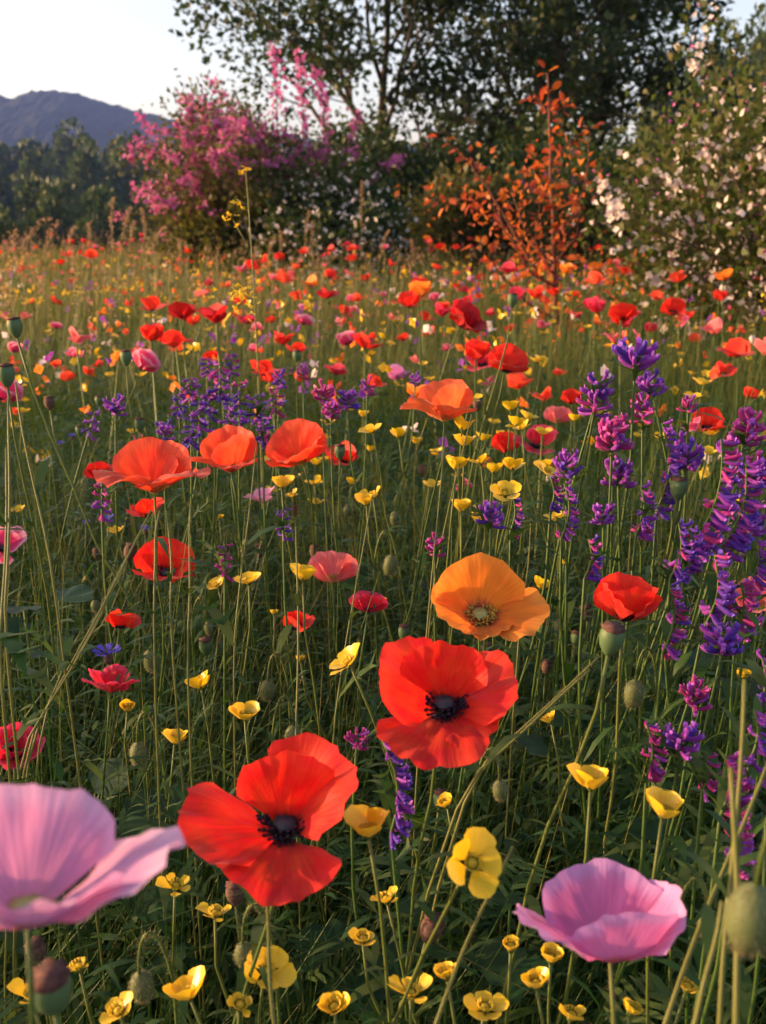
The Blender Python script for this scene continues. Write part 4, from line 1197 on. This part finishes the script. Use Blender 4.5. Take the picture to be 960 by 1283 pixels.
for i in range(170):
    d = 1.3 + 8 * rm.random() ** 1.1; x = rm.uniform(-.42, .42) * d
    p = Vector((x, d, 0)); s = rm.uniform(.85, 1.2)
    o = link("buttercup", FARB[i % 3], None, p, None, s); o.rotation_mode = 'XYZ'; o.rotation_euler = (rm.uniform(-.2, .2), rm.uniform(-.2, .2), rm.uniform(0, 6.28))
    queue(o, "tiny yellow buttercup", "flower", "tiny far buttercups", p + Vector((0, 0, .5 * s)))

# a drift of tiny far flowers too many to count
for nm_, mt_, n_, sd_, d1_, ph in [("tiny_red_flowers", "salmon_red", 420, 501, 12, "tiny red flower specks across the far meadow"), ("tiny_yellow_flowers", "buttercup_yellow", 800, 502, 11, "tiny yellow flower specks through the meadow grass"),
                               ("tiny_pink_flowers", "rose", 200, 503, 12, "tiny pink flower specks across the far meadow"), ("tiny_orange_flowers", "orange", 420, 504, 11, "tiny orange flower specks across the far meadow"), ("tiny_white_flowers", "blossom_white", 260, 505, 9, "tiny white flower specks in the grass"), ("tiny_violet_flowers", "violet", 260, 506, 8, "tiny violet flower specks in the grass")]:
    P = wedge(n_, 1.6, d1_, .46, sd_, .1); r = np.random.default_rng(sd_)
    k = (.5 + .5 * np.sin(P[:, 0] * 1.9 + sd_) * np.sin(P[:, 1] * 1.3 + sd_)) > r.uniform(0, .9, len(P)); P = P[k]
    P[:, 2] += r.uniform(.36, .58, len(P))
    P = np.repeat(P, 3, 0) + r.normal(0, .007, (len(P) * 3, 3))
    o = link(nm_, stuff_blossoms(nm_, P, mt_, .011, sd_)); o["kind"] = "stuff"; tag(o, ph, "flowers")

# ------------------------------------------------------------------ poppy buds and seed capsules
def bud_mesh(seed):
    b = MB(); n = 12
    prof = [(.0008, 0), (.0042, .0018), (.0068, .006), (.0076, .011), (.0070, .016), (.0048, .0205), (.002, .0228), (.0001, .0232)]
    v, f = lathe(prof, n); b.add(v, f, 0, .5)
    rr = random.Random(seed)
    for k in range(420):
        i = rr.uniform(.5, 6.3); j = int(i); r_ = prof[j][0] + (prof[j + 1][0] - prof[j][0]) * (i - j); z = prof[j][1] + (prof[j + 1][1] - prof[j][1]) * (i - j)
        a = rr.uniform(0, 6.28); p = Vector((r_ * math.cos(a), r_ * math.sin(a), z)); d = Vector((math.cos(a), math.sin(a), rr.uniform(-.2, .7))).normalized()
        s = Vector((-math.sin(a), math.cos(a), 0)) * .0002
        b.add([p - s, p + s, p + d * rr.uniform(.0018, .0034)], [(0, 1, 2)], 1, rr.random())
    return b.mesh("bud", [M["bud_green"], M["hair_fuzz"]])
BUDS = [bud_mesh(i) for i in range(3)]
def bud(px, py, h, label=None, nod=True, off=(0, 0), side=1):
    """h: pixel height of the bud (0.0232 m long)"""
    d = above(px, py, FPX * .0232 / h, .44)
    bs = h * d / FPX / .0232
    c = at(px, py, d)
    base = ground_base(c, off[0], off[1])
    t = thing("poppy_bud", base)
    if nod:
        ax = Vector((random.uniform(-.15, .15), random.uniform(-.15, .15), -1)).normalized()
        head = c - ax * .0116 * bs
        top = head + Vector((side * .008, .002, .030))
        far = head + Vector((side * .018, .004, -.01))
        p = bez(Vector((0, 0, 0)), Vector((0, 0, (far - base).z * .5)), far - base - Vector((0, 0, .09)), far - base, 9)
        p += bez(far - base, top - base + Vector((side * .004, 0, .012)), head - base + Vector((0, 0, .03)), head - base, 8)[1:]
    else:
        ax = Vector((random.uniform(-.2, .2), random.uniform(-.2, .2), 1)).normalized(); head = c - ax * .0116 * bs
        p = stem_points(Vector((0, 0, 0)), head - base, ax, 12)
    link("bud", BUDS[random.randrange(3)], t, head - base, frame(ax), bs)
    link("stem", stem_mesh(p, .0014, .0009, 5, 300, int(px), .6, leaves=0 if h > 60 else 4), t)
    if label: tag(t, label, "flower bud", "poppy buds")
    else: queue(t, "hairy green poppy bud", "flower bud", "poppy buds", c)
for q in [(190, 828, 31, 1), (367, 922, 30, -1), (174, 945, 34, 1), (489, 708, 28, -1), (309, 687, 25, 1), (283, 704, 26, 1), (794, 869, 38, 1), (940, 1150, 92, 1), (627, 990, 30, -1), (306, 1196, 36, 1), (178, 1236, 44, 1), (262, 787, 18, -1), (436, 640, 18, 1), (885, 1162, 34, -1), (335, 865, 28, 1), (752, 700, 20, 1), (700, 785, 20, -1), (610, 700, 18, 1), (495, 650, 20, 1), (120, 760, 18, -1)]:
    bud(q[0], q[1], q[2], off=(random.uniform(-.02, .02), random.uniform(0, .03)), side=q[3])

def capsule_mesh(mat, brown):
    b = MB()
    v, f = lathe([(.0016, 0), (.0032, .0015), (.0058, .006), (.0068, .011), (.0066, .0148), (.0052, .0172)], 20); v = [(p[0] * (1.035 if k % 2 else .965), p[1] * (1.035 if k % 2 else .965), p[2]) for k, p in enumerate(v)]; b.add(v, f, 0, .5)
    me1 = b.mesh("capsule", [M[mat]])
    b = MB(); n = 16; vs = [(0, 0, .0196)]
    for k in range(n):
        a = 2 * math.pi * k / n; r_ = .0074 if k % 2 else .0064
        vs.append((r_ * math.cos(a), r_ * math.sin(a), .0176 + (.0008 if k % 2 else -.0002)))
    for k in range(n):
        a = 2 * math.pi * k / n; vs.append((.0050 * math.cos(a), .0050 * math.sin(a), .0168))
    fs = [(0, 1 + k, 1 + (k + 1) % n) for k in range(n)] + [(1 + k, 1 + n + k, 1 + n + (k + 1) % n, 1 + (k + 1) % n) for k in range(n)]
    b.add(vs, fs)
    return me1, b.mesh("crown_disc", [M[brown]])
CAPS = {"green": capsule_mesh("capsule_green", "crown_brown"), "dark": capsule_mesh("dead_brown", "crown_brown")}
def capsule(px, py, h, kind="green", axis=(0, 1, 0), off=(0, 0), label=None, r=.0013, hook=.14, rnd=.7):
    d = above(px, py, FPX * .0195 / h, .44)
    bs = h * d / FPX / .0195
    c = at(px, py, d)
    ax = (RIGHT * axis[0] + Vector((0, 0, 1)) * axis[1] + Vector((0, -1, 0)) * axis[2]).normalized()
    head = c - ax * .0098 * bs
    base = ground_base(head, *off)
    t = thing("seed_capsule", base)
    cp = link("capsule", CAPS[kind][0], t, head - base, frame(ax), bs)
    link("crown_disc", CAPS[kind][1], cp)
    link("stem", stem_mesh(stem_points(Vector((0, 0, 0)), head - base, ax, 12, hook), r * 1.2, r * .85, 6, 120, int(px), rnd), t)
    if label: tag(t, label, "seed capsule", "poppy seed capsules")
    else: queue(t, "green poppy seed capsule" if kind == "green" else "dark dried poppy seed head", "seed capsule", "poppy seed capsules", c)
for q in [(19, 410, 26, "green", (-.1, 1, 0), (.14, .0)), (8, 470, 30, "green", (.0, 1, 0), (.0, .02)), (766, 802, 44, "green", (.08, 1, .15), (-.12, .02)), (735, 768, 22, "dark", (-.2, 1, .1), (-.1, .02)), (642, 376, 18, "green", (.05, 1, 0), (-.07, 0)),
          (163, 692, 22, "dark", (.3, 1, 0), (-.20, -.02)), (258, 810, 24, "green", (0, 1, .1), (0, .02)), (372, 446, 15, "green", (0, 1, 0), (.02, .02)), (426, 566, 20, "green", (0, 1, 0), (-.01, .02)), (65, 1243, 72, "green", (.05, 1, .2), (.0, .02)),
          (46, 1192, 34, "dark", (-.1, 1, .1), (.0, .02)), (552, 1002, 26, "green", (.1, 1, .1), (-.02, .04)), (175, 532, 18, "green", (0, 1, 0), (.02, .02)), (215, 526, 16, "green", (0, 1, 0), (0, .02)), (685, 836, 20, "dark", (.1, 1, 0), (.0, .02)),
          (610, 815, 22, "dark", (.1, 1, 0), (.0, .02)), (506, 792, 20, "green", (.1, 1, 0), (0, .02)), (395, 692, 20, "dark", (.0, 1, 0), (0, .02)), (158, 448, 20, "green", (0, 1, 0), (.03, .0)), (325, 690, 18, "dark", (0, 1, 0), (0, .02)),
          (540, 1165, 40, "dark", (.3, 1, .1), (.0, .02)), (122, 694, 16, "dark", (0, 1, 0), (0, .02)), (285, 705, 18, "dark", (.1, 1, 0), (0, .02)), (680, 790, 26, "green", (.1, 1, 0), (-.01, .02)), (722, 800, 20, "green", (.1, 1, 0), (0, .02)),
          (302, 525, 16, "green", (0, 1, 0), (0, .02)), (62, 505, 18, "dark", (0, 1, 0), (.02, 0)), (100, 540, 14, "green", (0, 1, 0), (.02, 0)), (124, 502, 13, "green", (0, 1, 0), (0, 0)), (598, 507, 16, "dark", (0, 1, 0), (0, 0)), (530, 590, 16, "dark", (0, 1, 0), (0, 0)),
          (850, 612, 30, "green", (0, 1, 0), (0, .02)), (370, 640, 14, "dark", (0, 1, 0), (0, .02)), (295, 1120, 34, "dark", (0, 1, 0), (0, .02))]:
    capsule(*q)

# bare stalks that lean across the picture: (x0, y0, x1, y1, depth, radius)
def stalk(x0, y0, x1, y1, d0, d1, r, phrase="leaning pale green stalk"):
    a, b_ = at(x0, y0, d0), at(x1, y1, d1)
    dr = (b_ - a).normalized()
    base = Vector((a.x - dr.x * .10, max(a.y - dr.y * .1 + .02, .3), 0))
    pts = bez(Vector((0, 0, 0)), Vector((0, 0, a.z * .55)), a - base - dr * .03, a - base, 6)[:-1] + bez(a - base, a - base + (b_ - a) * .33, a - base + (b_ - a) * .66, b_ - base, 7)
    pts = [p + Vector((math.sin(i * .7 + x0) * .0010, math.cos(i * .6 + y0) * .0010, 0)) if i else p for i, p in enumerate(pts)]
    o = link("flower_stalk", stem_mesh(pts, r * .85, r * .55, 6, 150, int(x0), .95, leaves=2), None, base)
    queue(o, phrase, "stalk", "bare stalks", (a + b_) / 2)
for q in [(45, 915, 190, 640, .66, .72, .0013), (52, 900, 160, 708, .68, .72, .0012), (38, 925, 130, 765, .65, .68, .0011), (60, 880, 102, 790, .66, .68, .001), (610, 955, 752, 822, .62, .66, .0014), (600, 965, 740, 840, .61, .64, .0013),
          (835, 1283, 965, 940, .42, .48, .0016), (545, 1283, 640, 1060, .44, .50, .0014), (8, 760, 12, 500, .62, .64, .0013), (192, 720, 200, 640, .7, .72, .0012), (215, 760, 210, 640, .7, .72, .0011), (235, 790, 240, 630, .7, .73, .0011),
          (925, 1283, 918, 960, .34, .36, .0017), (905, 1283, 932, 850, .38, .40, .0015), (880, 1250, 905, 1130, .36, .37, .0014), (345, 1283, 330, 1100, .45, .46, .0015), (1, 800, 10, 560, .6, .62, .0012), (60, 700, 20, 480, .66, .68, .0012), (520, 1000, 555, 560, .75, .8, .001),
          (655, 760, 668, 640, .8, .85, .001), (372, 930, 372, 660, .72, .78, .0011), (545, 720, 590, 520, .85, .9, .0011), (420, 900, 465, 620, .78, .82, .001), (295, 800, 320, 560, .8, .84, .001)]:
    stalk(*q)

# ------------------------------------------------------------------ purple racemes
def floret_mesh(mat, seed):
    """curved tube flaring to an upturned lip, with a dark calyx"""
    b = MB(); n = 6
    pts = [Vector((0, 0, 0)), Vector((.003, 0, .0005)), Vector((.0065, 0, .0003)), Vector((.010, 0, .0006)), Vector((.0128, 0, .0020)), Vector((.0142, 0, .0034))]
    rad = [.0009, .0018, .0022, .0025, .0022, .0006]
    v, f = tube(pts, rad, n, cap=True)
    u = [((k % n) / n, .25 + .7 * (k // n) / 5) for k in range(len(v))]
    b.add(v, f, 0, .5, u)
    for (dx, dy, dz, w) in ((.001, 0, .0052, .0030), (.0035, .0018, .0012, .0016), (.0035, -.0018, .0012, .0016)):
        p = Vector((.0105, 0, .0018)); q = p + Vector((dx, dy, dz)); s = Vector((0, w if dy == 0 else .0006, 0 if dy == 0 else w))
        b.add([p - s * .6, p + s * .6, q + s * .8, q + Vector((.0006, 0, .0010)), q - s * .8], [(0, 1, 2, 3, 4)], 0, .5, [(.3, .7), (.7, .7), (.8, .95), (.5, 1), (.2, .95)])
    v, f = lathe([(.0006, -.0004), (.0016, .0008), (.0014, .0034)], 5)
    q = Quaternion((0, 1, 0), R(90))
    b.add([q @ Vector(p) for p in v], f, 1, .4)
    return b.mesh("floret", [M[mat], M["magenta"] if seed % 2 else M["stem_green"]])
FL = {m: floret_mesh(m, i) for i, m in enumerate(("violet", "blue_violet", "magenta"))}
def raceme(px, py, h, w, lean=0.0, d=None, one_side=0, fan=False, label=None, n=None, pal="mix", phrase=None, off=(0, .02)):
    """spike whose flowering part is h pixels tall and w wide, centred at (px, py)"""
    d = above(px, py, d or .8, .42)
    m = d / FPX
    hh, ww = h * m, w * m
    top = at(px + lean * h * .5, py - h * .5, d); bot = at(px - lean * h * .5, py + h * .5, d)
    base = ground_base(bot, off[0] - lean * .08, off[1])
    t = thing("purple_flower_spike", base)
    axis = (top - bot).normalized()
    mid = [bot.lerp(top, k / 6) - base + Vector((one_side * hh * .12 * math.sin(math.pi * k / 6), 0, 0)) for k in range(7)]
    pts = bez(Vector((0, 0, 0)), Vector((0, 0, (bot - base).z * .5)), bot - base - axis * (bot - base).z * .3, bot - base, 9)[:-1] + mid
    link("stem", stem_mesh(pts, .0017, .0008, 5, 120, int(px), .35), t)
    sl = (ww * .55) / .0155
    sl = min(max(sl * (1.25 if fan else 1.4), .65), 1.9)
    n = n or int(max(14, min(44, h / 3.0 * (1.55 if fan else 1.0))))
    for k in range(n):
        s = (k + .5) / n
        i = min(int(s * 6), 5); p = mid[i].lerp(mid[i + 1], s * 6 - i)
        if fan:
            p = mid[1].lerp(mid[6], .1 + s * .8)
        if one_side:
            a = random.gauss(0 if one_side > 0 else math.pi, .95)
        else:
            a = k * 2.4 + random.uniform(-.4, .4)
        el = random.uniform(-.35, .6) + .5 * s if fan else random.uniform(-1.05, -.1) + .45 * s
        dr = Vector((math.cos(a) * math.cos(el), math.sin(a) * math.cos(el), math.sin(el)))
        q = dr.to_track_quat('X', 'Z')
        mt = {"mix": random.choices(("violet", "blue_violet", "magenta"), (.5, .2 + .4 * (1 - s), .25 * (.4 + s)))[0], "violet": random.choices(("violet", "blue_violet"), (.75, .25))[0],
              "magenta": random.choices(("magenta", "violet"), (.7, .3))[0], "blue": random.choices(("blue_violet", "violet"), (.7, .3))[0]}[pal]
        link("floret", FL[mt], t, p, q, [(sl * random.uniform(.8, 1.1) * (.65 + .35 * (1 - s) if not fan else 1)) * e for e in ((1.02, .72, .78) if fan else (1.0, .78, .82))])
    if label: tag(t, label, "flower", "purple flower spikes")
    else: queue(t, phrase or {"mix": "purple flower spike", "violet": "violet flower head", "magenta": "magenta flower spike", "blue": "blue violet flower spike"}[pal], "flower", "purple flower spikes", (top + bot) / 2)
RAC = [(795, 458, 30, 50, 0, .85, 0, True, "violet"), (750, 492, 24, 34, .3, .85, 0, True, "violet"), (816, 490, 28, 34, -.3, .86, 0, True, "violet"), (745, 514, 28, 36, .2, .85, 0, True, "mix"), (766, 556, 44, 40, 0, .83, 0, True, "magenta"),
       (826, 585, 110, 30, .06, .82, 1, False, "mix"), (880, 625, 150, 46, .32, .78, 1, False, "mix"), (918, 635, 110, 46, .3, .8, 1, False, "mix"), (935, 548, 40, 42, .3, .85, 0, True, "magenta"), (710, 592, 30, 32, 0, .82, 0, True, "violet"),
       (705, 640, 70, 24, .05, .8, 1, False, "mix"), (756, 652, 26, 28, 0, .78, 0, True, "violet"), (835, 775, 84, 32, .1, .7, 1, False, "mix"), (888, 742, 95, 44, .15, .74, 1, False, "mix"), (905, 815, 30, 48, .2, .7, 0, True, "violet"),
       (810, 942, 70, 32, 0, .6, 1, False, "magenta"), (852, 936, 34, 44, .1, .6, 0, True, "violet"), (882, 970, 44, 30, .1, .6, 1, False, "magenta"), (942, 922, 66, 34, .1, .56, 1, False, "violet"), (906, 985, 76, 48, .1, .55, 1, False, "magenta"),
       (938, 662, 34, 36, 0, .82, 0, True, "violet"), (862, 512, 22, 20, 0, .9, 0, True, "magenta"), (484, 985, 120, 36, -.1, .6, 1, False, "blue"), (448, 932, 26, 26, .1, .66, 0, True, "magenta"), (615, 652, 32, 30, 0, .8, 0, True, "violet"), (768, 540, 24, 24, 0, .9, 0, True, "magenta"),
       (640, 640, 50, 22, 0, .85, 1, False, "mix"), (690, 618, 40, 22, 0, .86, 1, False, "mix"), (805, 520, 40, 26, 0, .88, 0, True, "magenta"), (860, 690, 60, 30, .1, .76, 1, False, "blue"), (945, 700, 50, 30, .1, .78, 1, False, "mix"), (920, 1060, 60, 34, .1, .5, 1, False, "magenta"),
       (735, 700, 50, 30, .1, .76, 1, False, "mix"), (800, 640, 60, 34, .1, .8, 1, False, "mix"), (775, 600, 40, 36, 0, .84, 0, True, "violet"), (860, 580, 36, 40, .1, .84, 0, True, "violet"), (950, 600, 44, 40, .2, .82, 0, True, "mix"), (845, 690, 70, 36, .15, .76, 1, False, "mix"), (925, 760, 60, 40, .1, .74, 1, False, "magenta"), (870, 880, 40, 34, .1, .66, 0, True, "magenta"), (955, 850, 50, 36, 0, .64, 1, False, "violet"), (960, 1000, 60, 40, 0, .54, 1, False, "magenta"),
       # the purple drift at left of centre
       (276, 478, 46, 26, 0, 1.25, 0, False, "mix"), (250, 520, 36, 24, 0, 1.2, 0, False, "blue"), (238, 487, 30, 24, 0, 1.3, 0, False, "violet"), (300, 500, 44, 24, 0, 1.2, 0, False, "mix"), (322, 512, 36, 24, 0, 1.2, 0, False, "blue"), (300, 545, 40, 24, 0, 1.1, 0, False, "violet"),
       (262, 505, 32, 22, 0, 1.25, 0, False, "violet"), (288, 520, 36, 22, 0, 1.15, 0, False, "blue"), (330, 540, 36, 24, 0, 1.1, 0, False, "mix"), (225, 510, 26, 20, 0, 1.25, 0, False, "blue"), (345, 500, 30, 22, 0, 1.25, 0, False, "magenta"), (405, 500, 30, 24, 0, 1.2, 0, True, "magenta"),
       (436, 505, 24, 24, 0, 1.2, 0, True, "violet"), (415, 520, 24, 24, 0, 1.15, 0, True, "magenta"), (115, 530, 30, 20, .3, 1.25, 0, False, "violet"), (145, 515, 22, 24, 0, 1.3, 0, True, "violet"), (240, 545, 26, 22, 0, 1.1, 0, False, "blue"), (206, 545, 24, 22, 0, 1.15, 0, True, "mix"),
       (128, 625, 50, 22, 0, .95, 0, False, "magenta"), (282, 702, 40, 18, 0, .82, 0, False, "magenta"), (270, 560, 30, 20, 0, 1.1, 0, False, "violet"), (460, 490, 22, 18, 0, 1.3, 0, True, "magenta"), (380, 470, 20, 16, 0, 1.5, 0, True, "magenta"), (355, 655, 40, 18, 0, .9, 0, False, "blue"),
       (520, 480, 18, 14, 0, 1.5, 0, True, "violet"), (350, 480, 22, 18, 0, 1.4, 0, True, "violet"), (260, 460, 24, 18, 0, 1.5, 0, False, "violet"), (290, 455, 26, 18, 0, 1.5, 0, False, "mix"), (545, 690, 30, 16, 0, .85, 0, True, "magenta")]
for q in RAC:
    raceme(q[0], q[1], q[2], q[3], q[4], q[5], q[6], q[7], pal=q[8], off=(random.uniform(-.015, .015), random.uniform(0, .03)))

# ------------------------------------------------------------------ cornflowers
def ray_mesh(seed):
    b = MB()
    v = [(0, 0, 0), (.006, -.0009, .001), (.006, .0009, .001), (.011, -.0028, .003), (.0115, 0, .0036), (.011, .0028, .003), (.0165, -.0040, .004), (.0145, -.0012, .0046), (.0175, 0, .005), (.0145, .0012, .0046), (.0165, .0040, .004)]
    b.add(v, [(0, 1, 2), (1, 3, 4, 2), (2, 4, 5), (3, 6, 7, 4), (4, 7, 8, 9), (4, 9, 10, 5)], 0, .5, [(.5, max(p[0] / .0175, .05)) for p in v])
    return b.mesh("ray_floret", [M["cornflower_blue"]])
RAY = ray_mesh(0)
b = MB(); v, f = lathe([(.0012, -.012), (.0042, -.009), (.0052, -.005), (.0040, -.001), (.0036, .001)], 9); b.add(v, f, 0, .3); INV = b.mesh("involucre", [M["dead_brown"]])
def cornflower(px, py, w, axis=(0, 1, .1), off=(0, .02)):
    d = above(px, py, FPX * .036 / w, .47); bs = w * d / FPX / .036; head = at(px, py, d)
    ax = (RIGHT * axis[0] + Vector((0, 0, 1)) * axis[1] + Vector((0, -1, 0)) * axis[2]).normalized()
    base = ground_base(head, *off); t = thing("cornflower", base); rot = frame(ax)
    for k in range(11):
        tilt = random.uniform(-.45, .05) if k < 8 else -.9
        link("ray_floret", RAY, t, head - base, rot @ Quaternion((0, 0, 1), k * 2 * math.pi / 8 + random.uniform(-.2, .2)) @ Quaternion((0, 1, 0), tilt), bs * (random.uniform(.85, 1.1) if k < 8 else .6))
    link("involucre", INV, t, head - base, rot, bs)
    link("stem", stem_mesh(stem_points(Vector((0, 0, 0)), head - ax * .011 * bs - base, ax, 10), .0014, .001, 5, 0, 0, .1), t)
    queue(t, "blue cornflower", "flower", "blue cornflowers", head)
for q in [(135, 820, 42), (135, 652, 22), (182, 664, 20), (76, 556, 13), (90, 547, 12), (210, 535, 18), (232, 560, 16), (330, 510, 18), (355, 505, 16), (108, 655, 14), (60, 480, 11), (300, 560, 18), (540, 418, 10), (700, 350, 9)]:
    cornflower(*q)

# ------------------------------------------------------------------ tall grass heads and the tall yellow-flowered stalk
def panicle(px0, py0, px1, py1, d, bend, seed, spread=1.0, n=40):
    rr = random.Random(seed)
    top = at(px1, py1, d); a = at(px0, py0, d)
    base = Vector((a.x, a.y, float(terrain(np.array(a.x), np.array(a.y)))))
    t = thing("seeding_grass", base)
    h = top - base
    pts = bez(Vector((0, 0, 0)), Vector((0, 0, h.z * .5)), Vector((h.x * .4 - bend * .02, h.y * .4, h.z * .9)), h + Vector((bend, 0, 0)), 14)
    link("stem", stem_mesh(pts, .0024, .001, 4, 0, 0, 1.0, leaves=3), t)
    b = MB()
    for k in range(n):
        s = .62 + .38 * k / n; i = min(int(s * 14), 13); p = pts[i].lerp(pts[i + 1], s * 14 - i)
        for j in range(3):
            dv = Vector((rr.gauss(0, 1), rr.gauss(0, 1), rr.uniform(.2, 1.6))).normalized()
            q = p + dv * rr.uniform(.004, .022) * spread
            o = dv.orthogonal().normalized() * .0022
            b.add([q - dv * .004, q + o, q + dv * .008, q - o], [(0, 1, 2, 3)], 0, rr.random())
    link("seed_head", b.mesh("seed_head", [M["grass_seed"]]), t)
    queue(t, "tall pinkish seeding grass", "grass", "tall seeding grasses", base.lerp(top, .85))
for i, q in enumerate([(144, 420, 142, 250, 4.4, .0), (150, 420, 158, 262, 4.5, .02), (160, 420, 164, 278, 4.6, .02), (5, 420, 28, 276, 4.2, .12), (15, 420, 20, 290, 4.3, .0), (36, 430, 24, 300, 4.3, .03), (118, 420, 112, 280, 5, 0), (85, 420, 82, 285, 5, .05),
                       (190, 420, 186, 262, 4.8, -.03), (100, 420, 90, 310, 4.4, 0), (60, 420, 55, 280, 5.2, .08), (175, 420, 195, 285, 4.9, .05), (380, 400, 388, 265, 6, 0), (452, 400, 454, 228, 5.5, 0), (395, 400, 380, 280, 6, .06), (355, 400, 352, 290, 6, 0), (330, 400, 335, 300, 6, .05), (520, 400, 515, 300, 6.5, 0), (230, 410, 225, 300, 5.4, 0), (470, 400, 478, 290, 6.2, .05)]):
    panicle(*q, 900 + i, 1.5 if i in (3, 4, 5, 10) else .8)
# tall yellow flowered stalk
base = ground_base(at(298, 500, 1.35)); top = at(308, 210, 1.42)
t = thing("tall_yellow_stalk", base, "tall thin stalk with small yellow flower clusters rising before the pink shrub", "flower")
h = top - base
c = bez(Vector((0, 0, 0)), Vector((-.01, 0, .3)), Vector((.0, h.y * .6, .55)), h, 16)
link("stem", stem_mesh(c, .0022, .0009, 5, 0, 0, 1.0), t)
YF = blossom_mesh("flower", "buttercup_yellow", .0045, 4, .3, 3)
for (fx, fy, n, s) in [(305, 372, 34, .012), (291, 272, 8, .007), (308, 214, 5, .004), (296, 250, 3, .006), (240, 350, 0, 0)]:
    ctr = at(fx, fy, 1.39) - base
    for k in range(n):
        link("flower", YF, t, ctr + Vector((random.gauss(0, s), random.gauss(0, s), random.gauss(0, s * 1.1))), Quaternion((random.random() - .5, random.random() - .5, random.random() - .5, 1)).normalized(), random.uniform(.7, 1.2))
for a_, b_ in [((306, 300), (291, 274)), ((306, 255), (297, 250)), ((306, 395), (303, 360))]:
    bb = MB(); v, f = tube([at(*a_, 1.39) - base, at(*b_, 1.39) - base], .0007, 4); bb.add(v, f, 0, .9)
    link("side_branch", bb.mesh("side_branch", [M["stem_green"]]), t)

# broad toothed leaves near the ground
def toothed_leaf(L_, seed):
    rr = random.Random(seed); b = MB(); v = [(0, 0, 0)]; n = 13; uv = []
    for k in range(n):
        a = -1.75 + 3.5 * k / (n - 1)
        r_ = L_ * (.62 + .25 * math.cos(a * .9)) * (1.0 if k % 2 else .87) * rr.uniform(.94, 1.05)
        v.append((math.sin(a) * r_, .25 * L_ + math.cos(a) * r_ * .8, .12 * L_ * abs(math.sin(a * 3)) - .15 * L_ * (r_ / L_) ** 2))
    b.add(v, [(0, 1 + k, 2 + k) for k in range(n - 1)], 0, rr.random())
    return b.mesh("leaf", [M["broad_leaf"]])
TL = [toothed_leaf(.05, i) for i in range(4)]
for (px, py, d, s) in [(205, 1030, .78, 1.0), (60, 990, .85, .9), (760, 880, .85, .7), (905, 850, .9, .9), (560, 1190, .68, .8), (120, 1130, .72, .8), (700, 760, 1.05, .8), (430, 1180, .7, .7), (860, 1060, .72, .8), (340, 1000, .8, .8), (640, 1120, .72, .7), (30, 760, 1.0, .9)]:
    c = at(px, py, d); base = Vector((c.x, c.y + .02, 0)); t = thing("broad_leaved_plant", base)
    for k in range(5):
        a = k * 1.26 + random.uniform(-.3, .3) + 4.5; rr_ = random.uniform(.03, .06) if k else .0
        tip = c - base + Vector((math.cos(a) * rr_, math.sin(a) * rr_ * .6, -.05 * (k > 0) * random.random()))
        q = Quaternion((0, 0, 1), a - math.pi / 2) @ Quaternion((1, 0, 0), random.uniform(.1, .7))
        lf = link("leaf", TL[k % 4], t, tip, q, s * random.uniform(.7, 1.05))
        bb = MB(); v, f = tube(bez((0, 0, 0), (0, 0, tip.z * .5), (tip.x, tip.y, tip.z * .7), tip, 6), .0013, 4); bb.add(v, f, 0, .4)
        link("leaf_stalk", bb.mesh("leaf_stalk", [M["stem_green"]]), t)
    queue(t, "broad toothed dark green leaves", "plant", "broad leaved plants", c)

# evening haze over the valley
m, nt, out = nodes("haze_air")
pv = nt.nodes.new("ShaderNodeVolumePrincipled")
pv.inputs["Color"].default_value = (0.26, 0.40, 0.98, 1)
pv.inputs["Density"].default_value = 0.00036
pv.inputs["Anisotropy"].default_value = 0.0
nt.links.new(pv.outputs[0], out.inputs["Volume"])
hx, hy0, hy1, hz0, hz1 = 1000, -60, 1560, -30, 140
V = [(-hx, hy0, hz0), (hx, hy0, hz0), (hx, hy1, hz0), (-hx, hy1, hz0), (-hx, hy0, hz1), (hx, hy0, hz1), (hx, hy1, hz1), (-hx, hy1, hz1)]
haze = link("haze", new_mesh("haze", V, [(0, 3, 2, 1), (4, 5, 6, 7), (0, 1, 5, 4), (1, 2, 6, 5), (2, 3, 7, 6), (3, 0, 4, 7)], [m], smooth=False))
haze["kind"] = "stuff"

flush_labels()
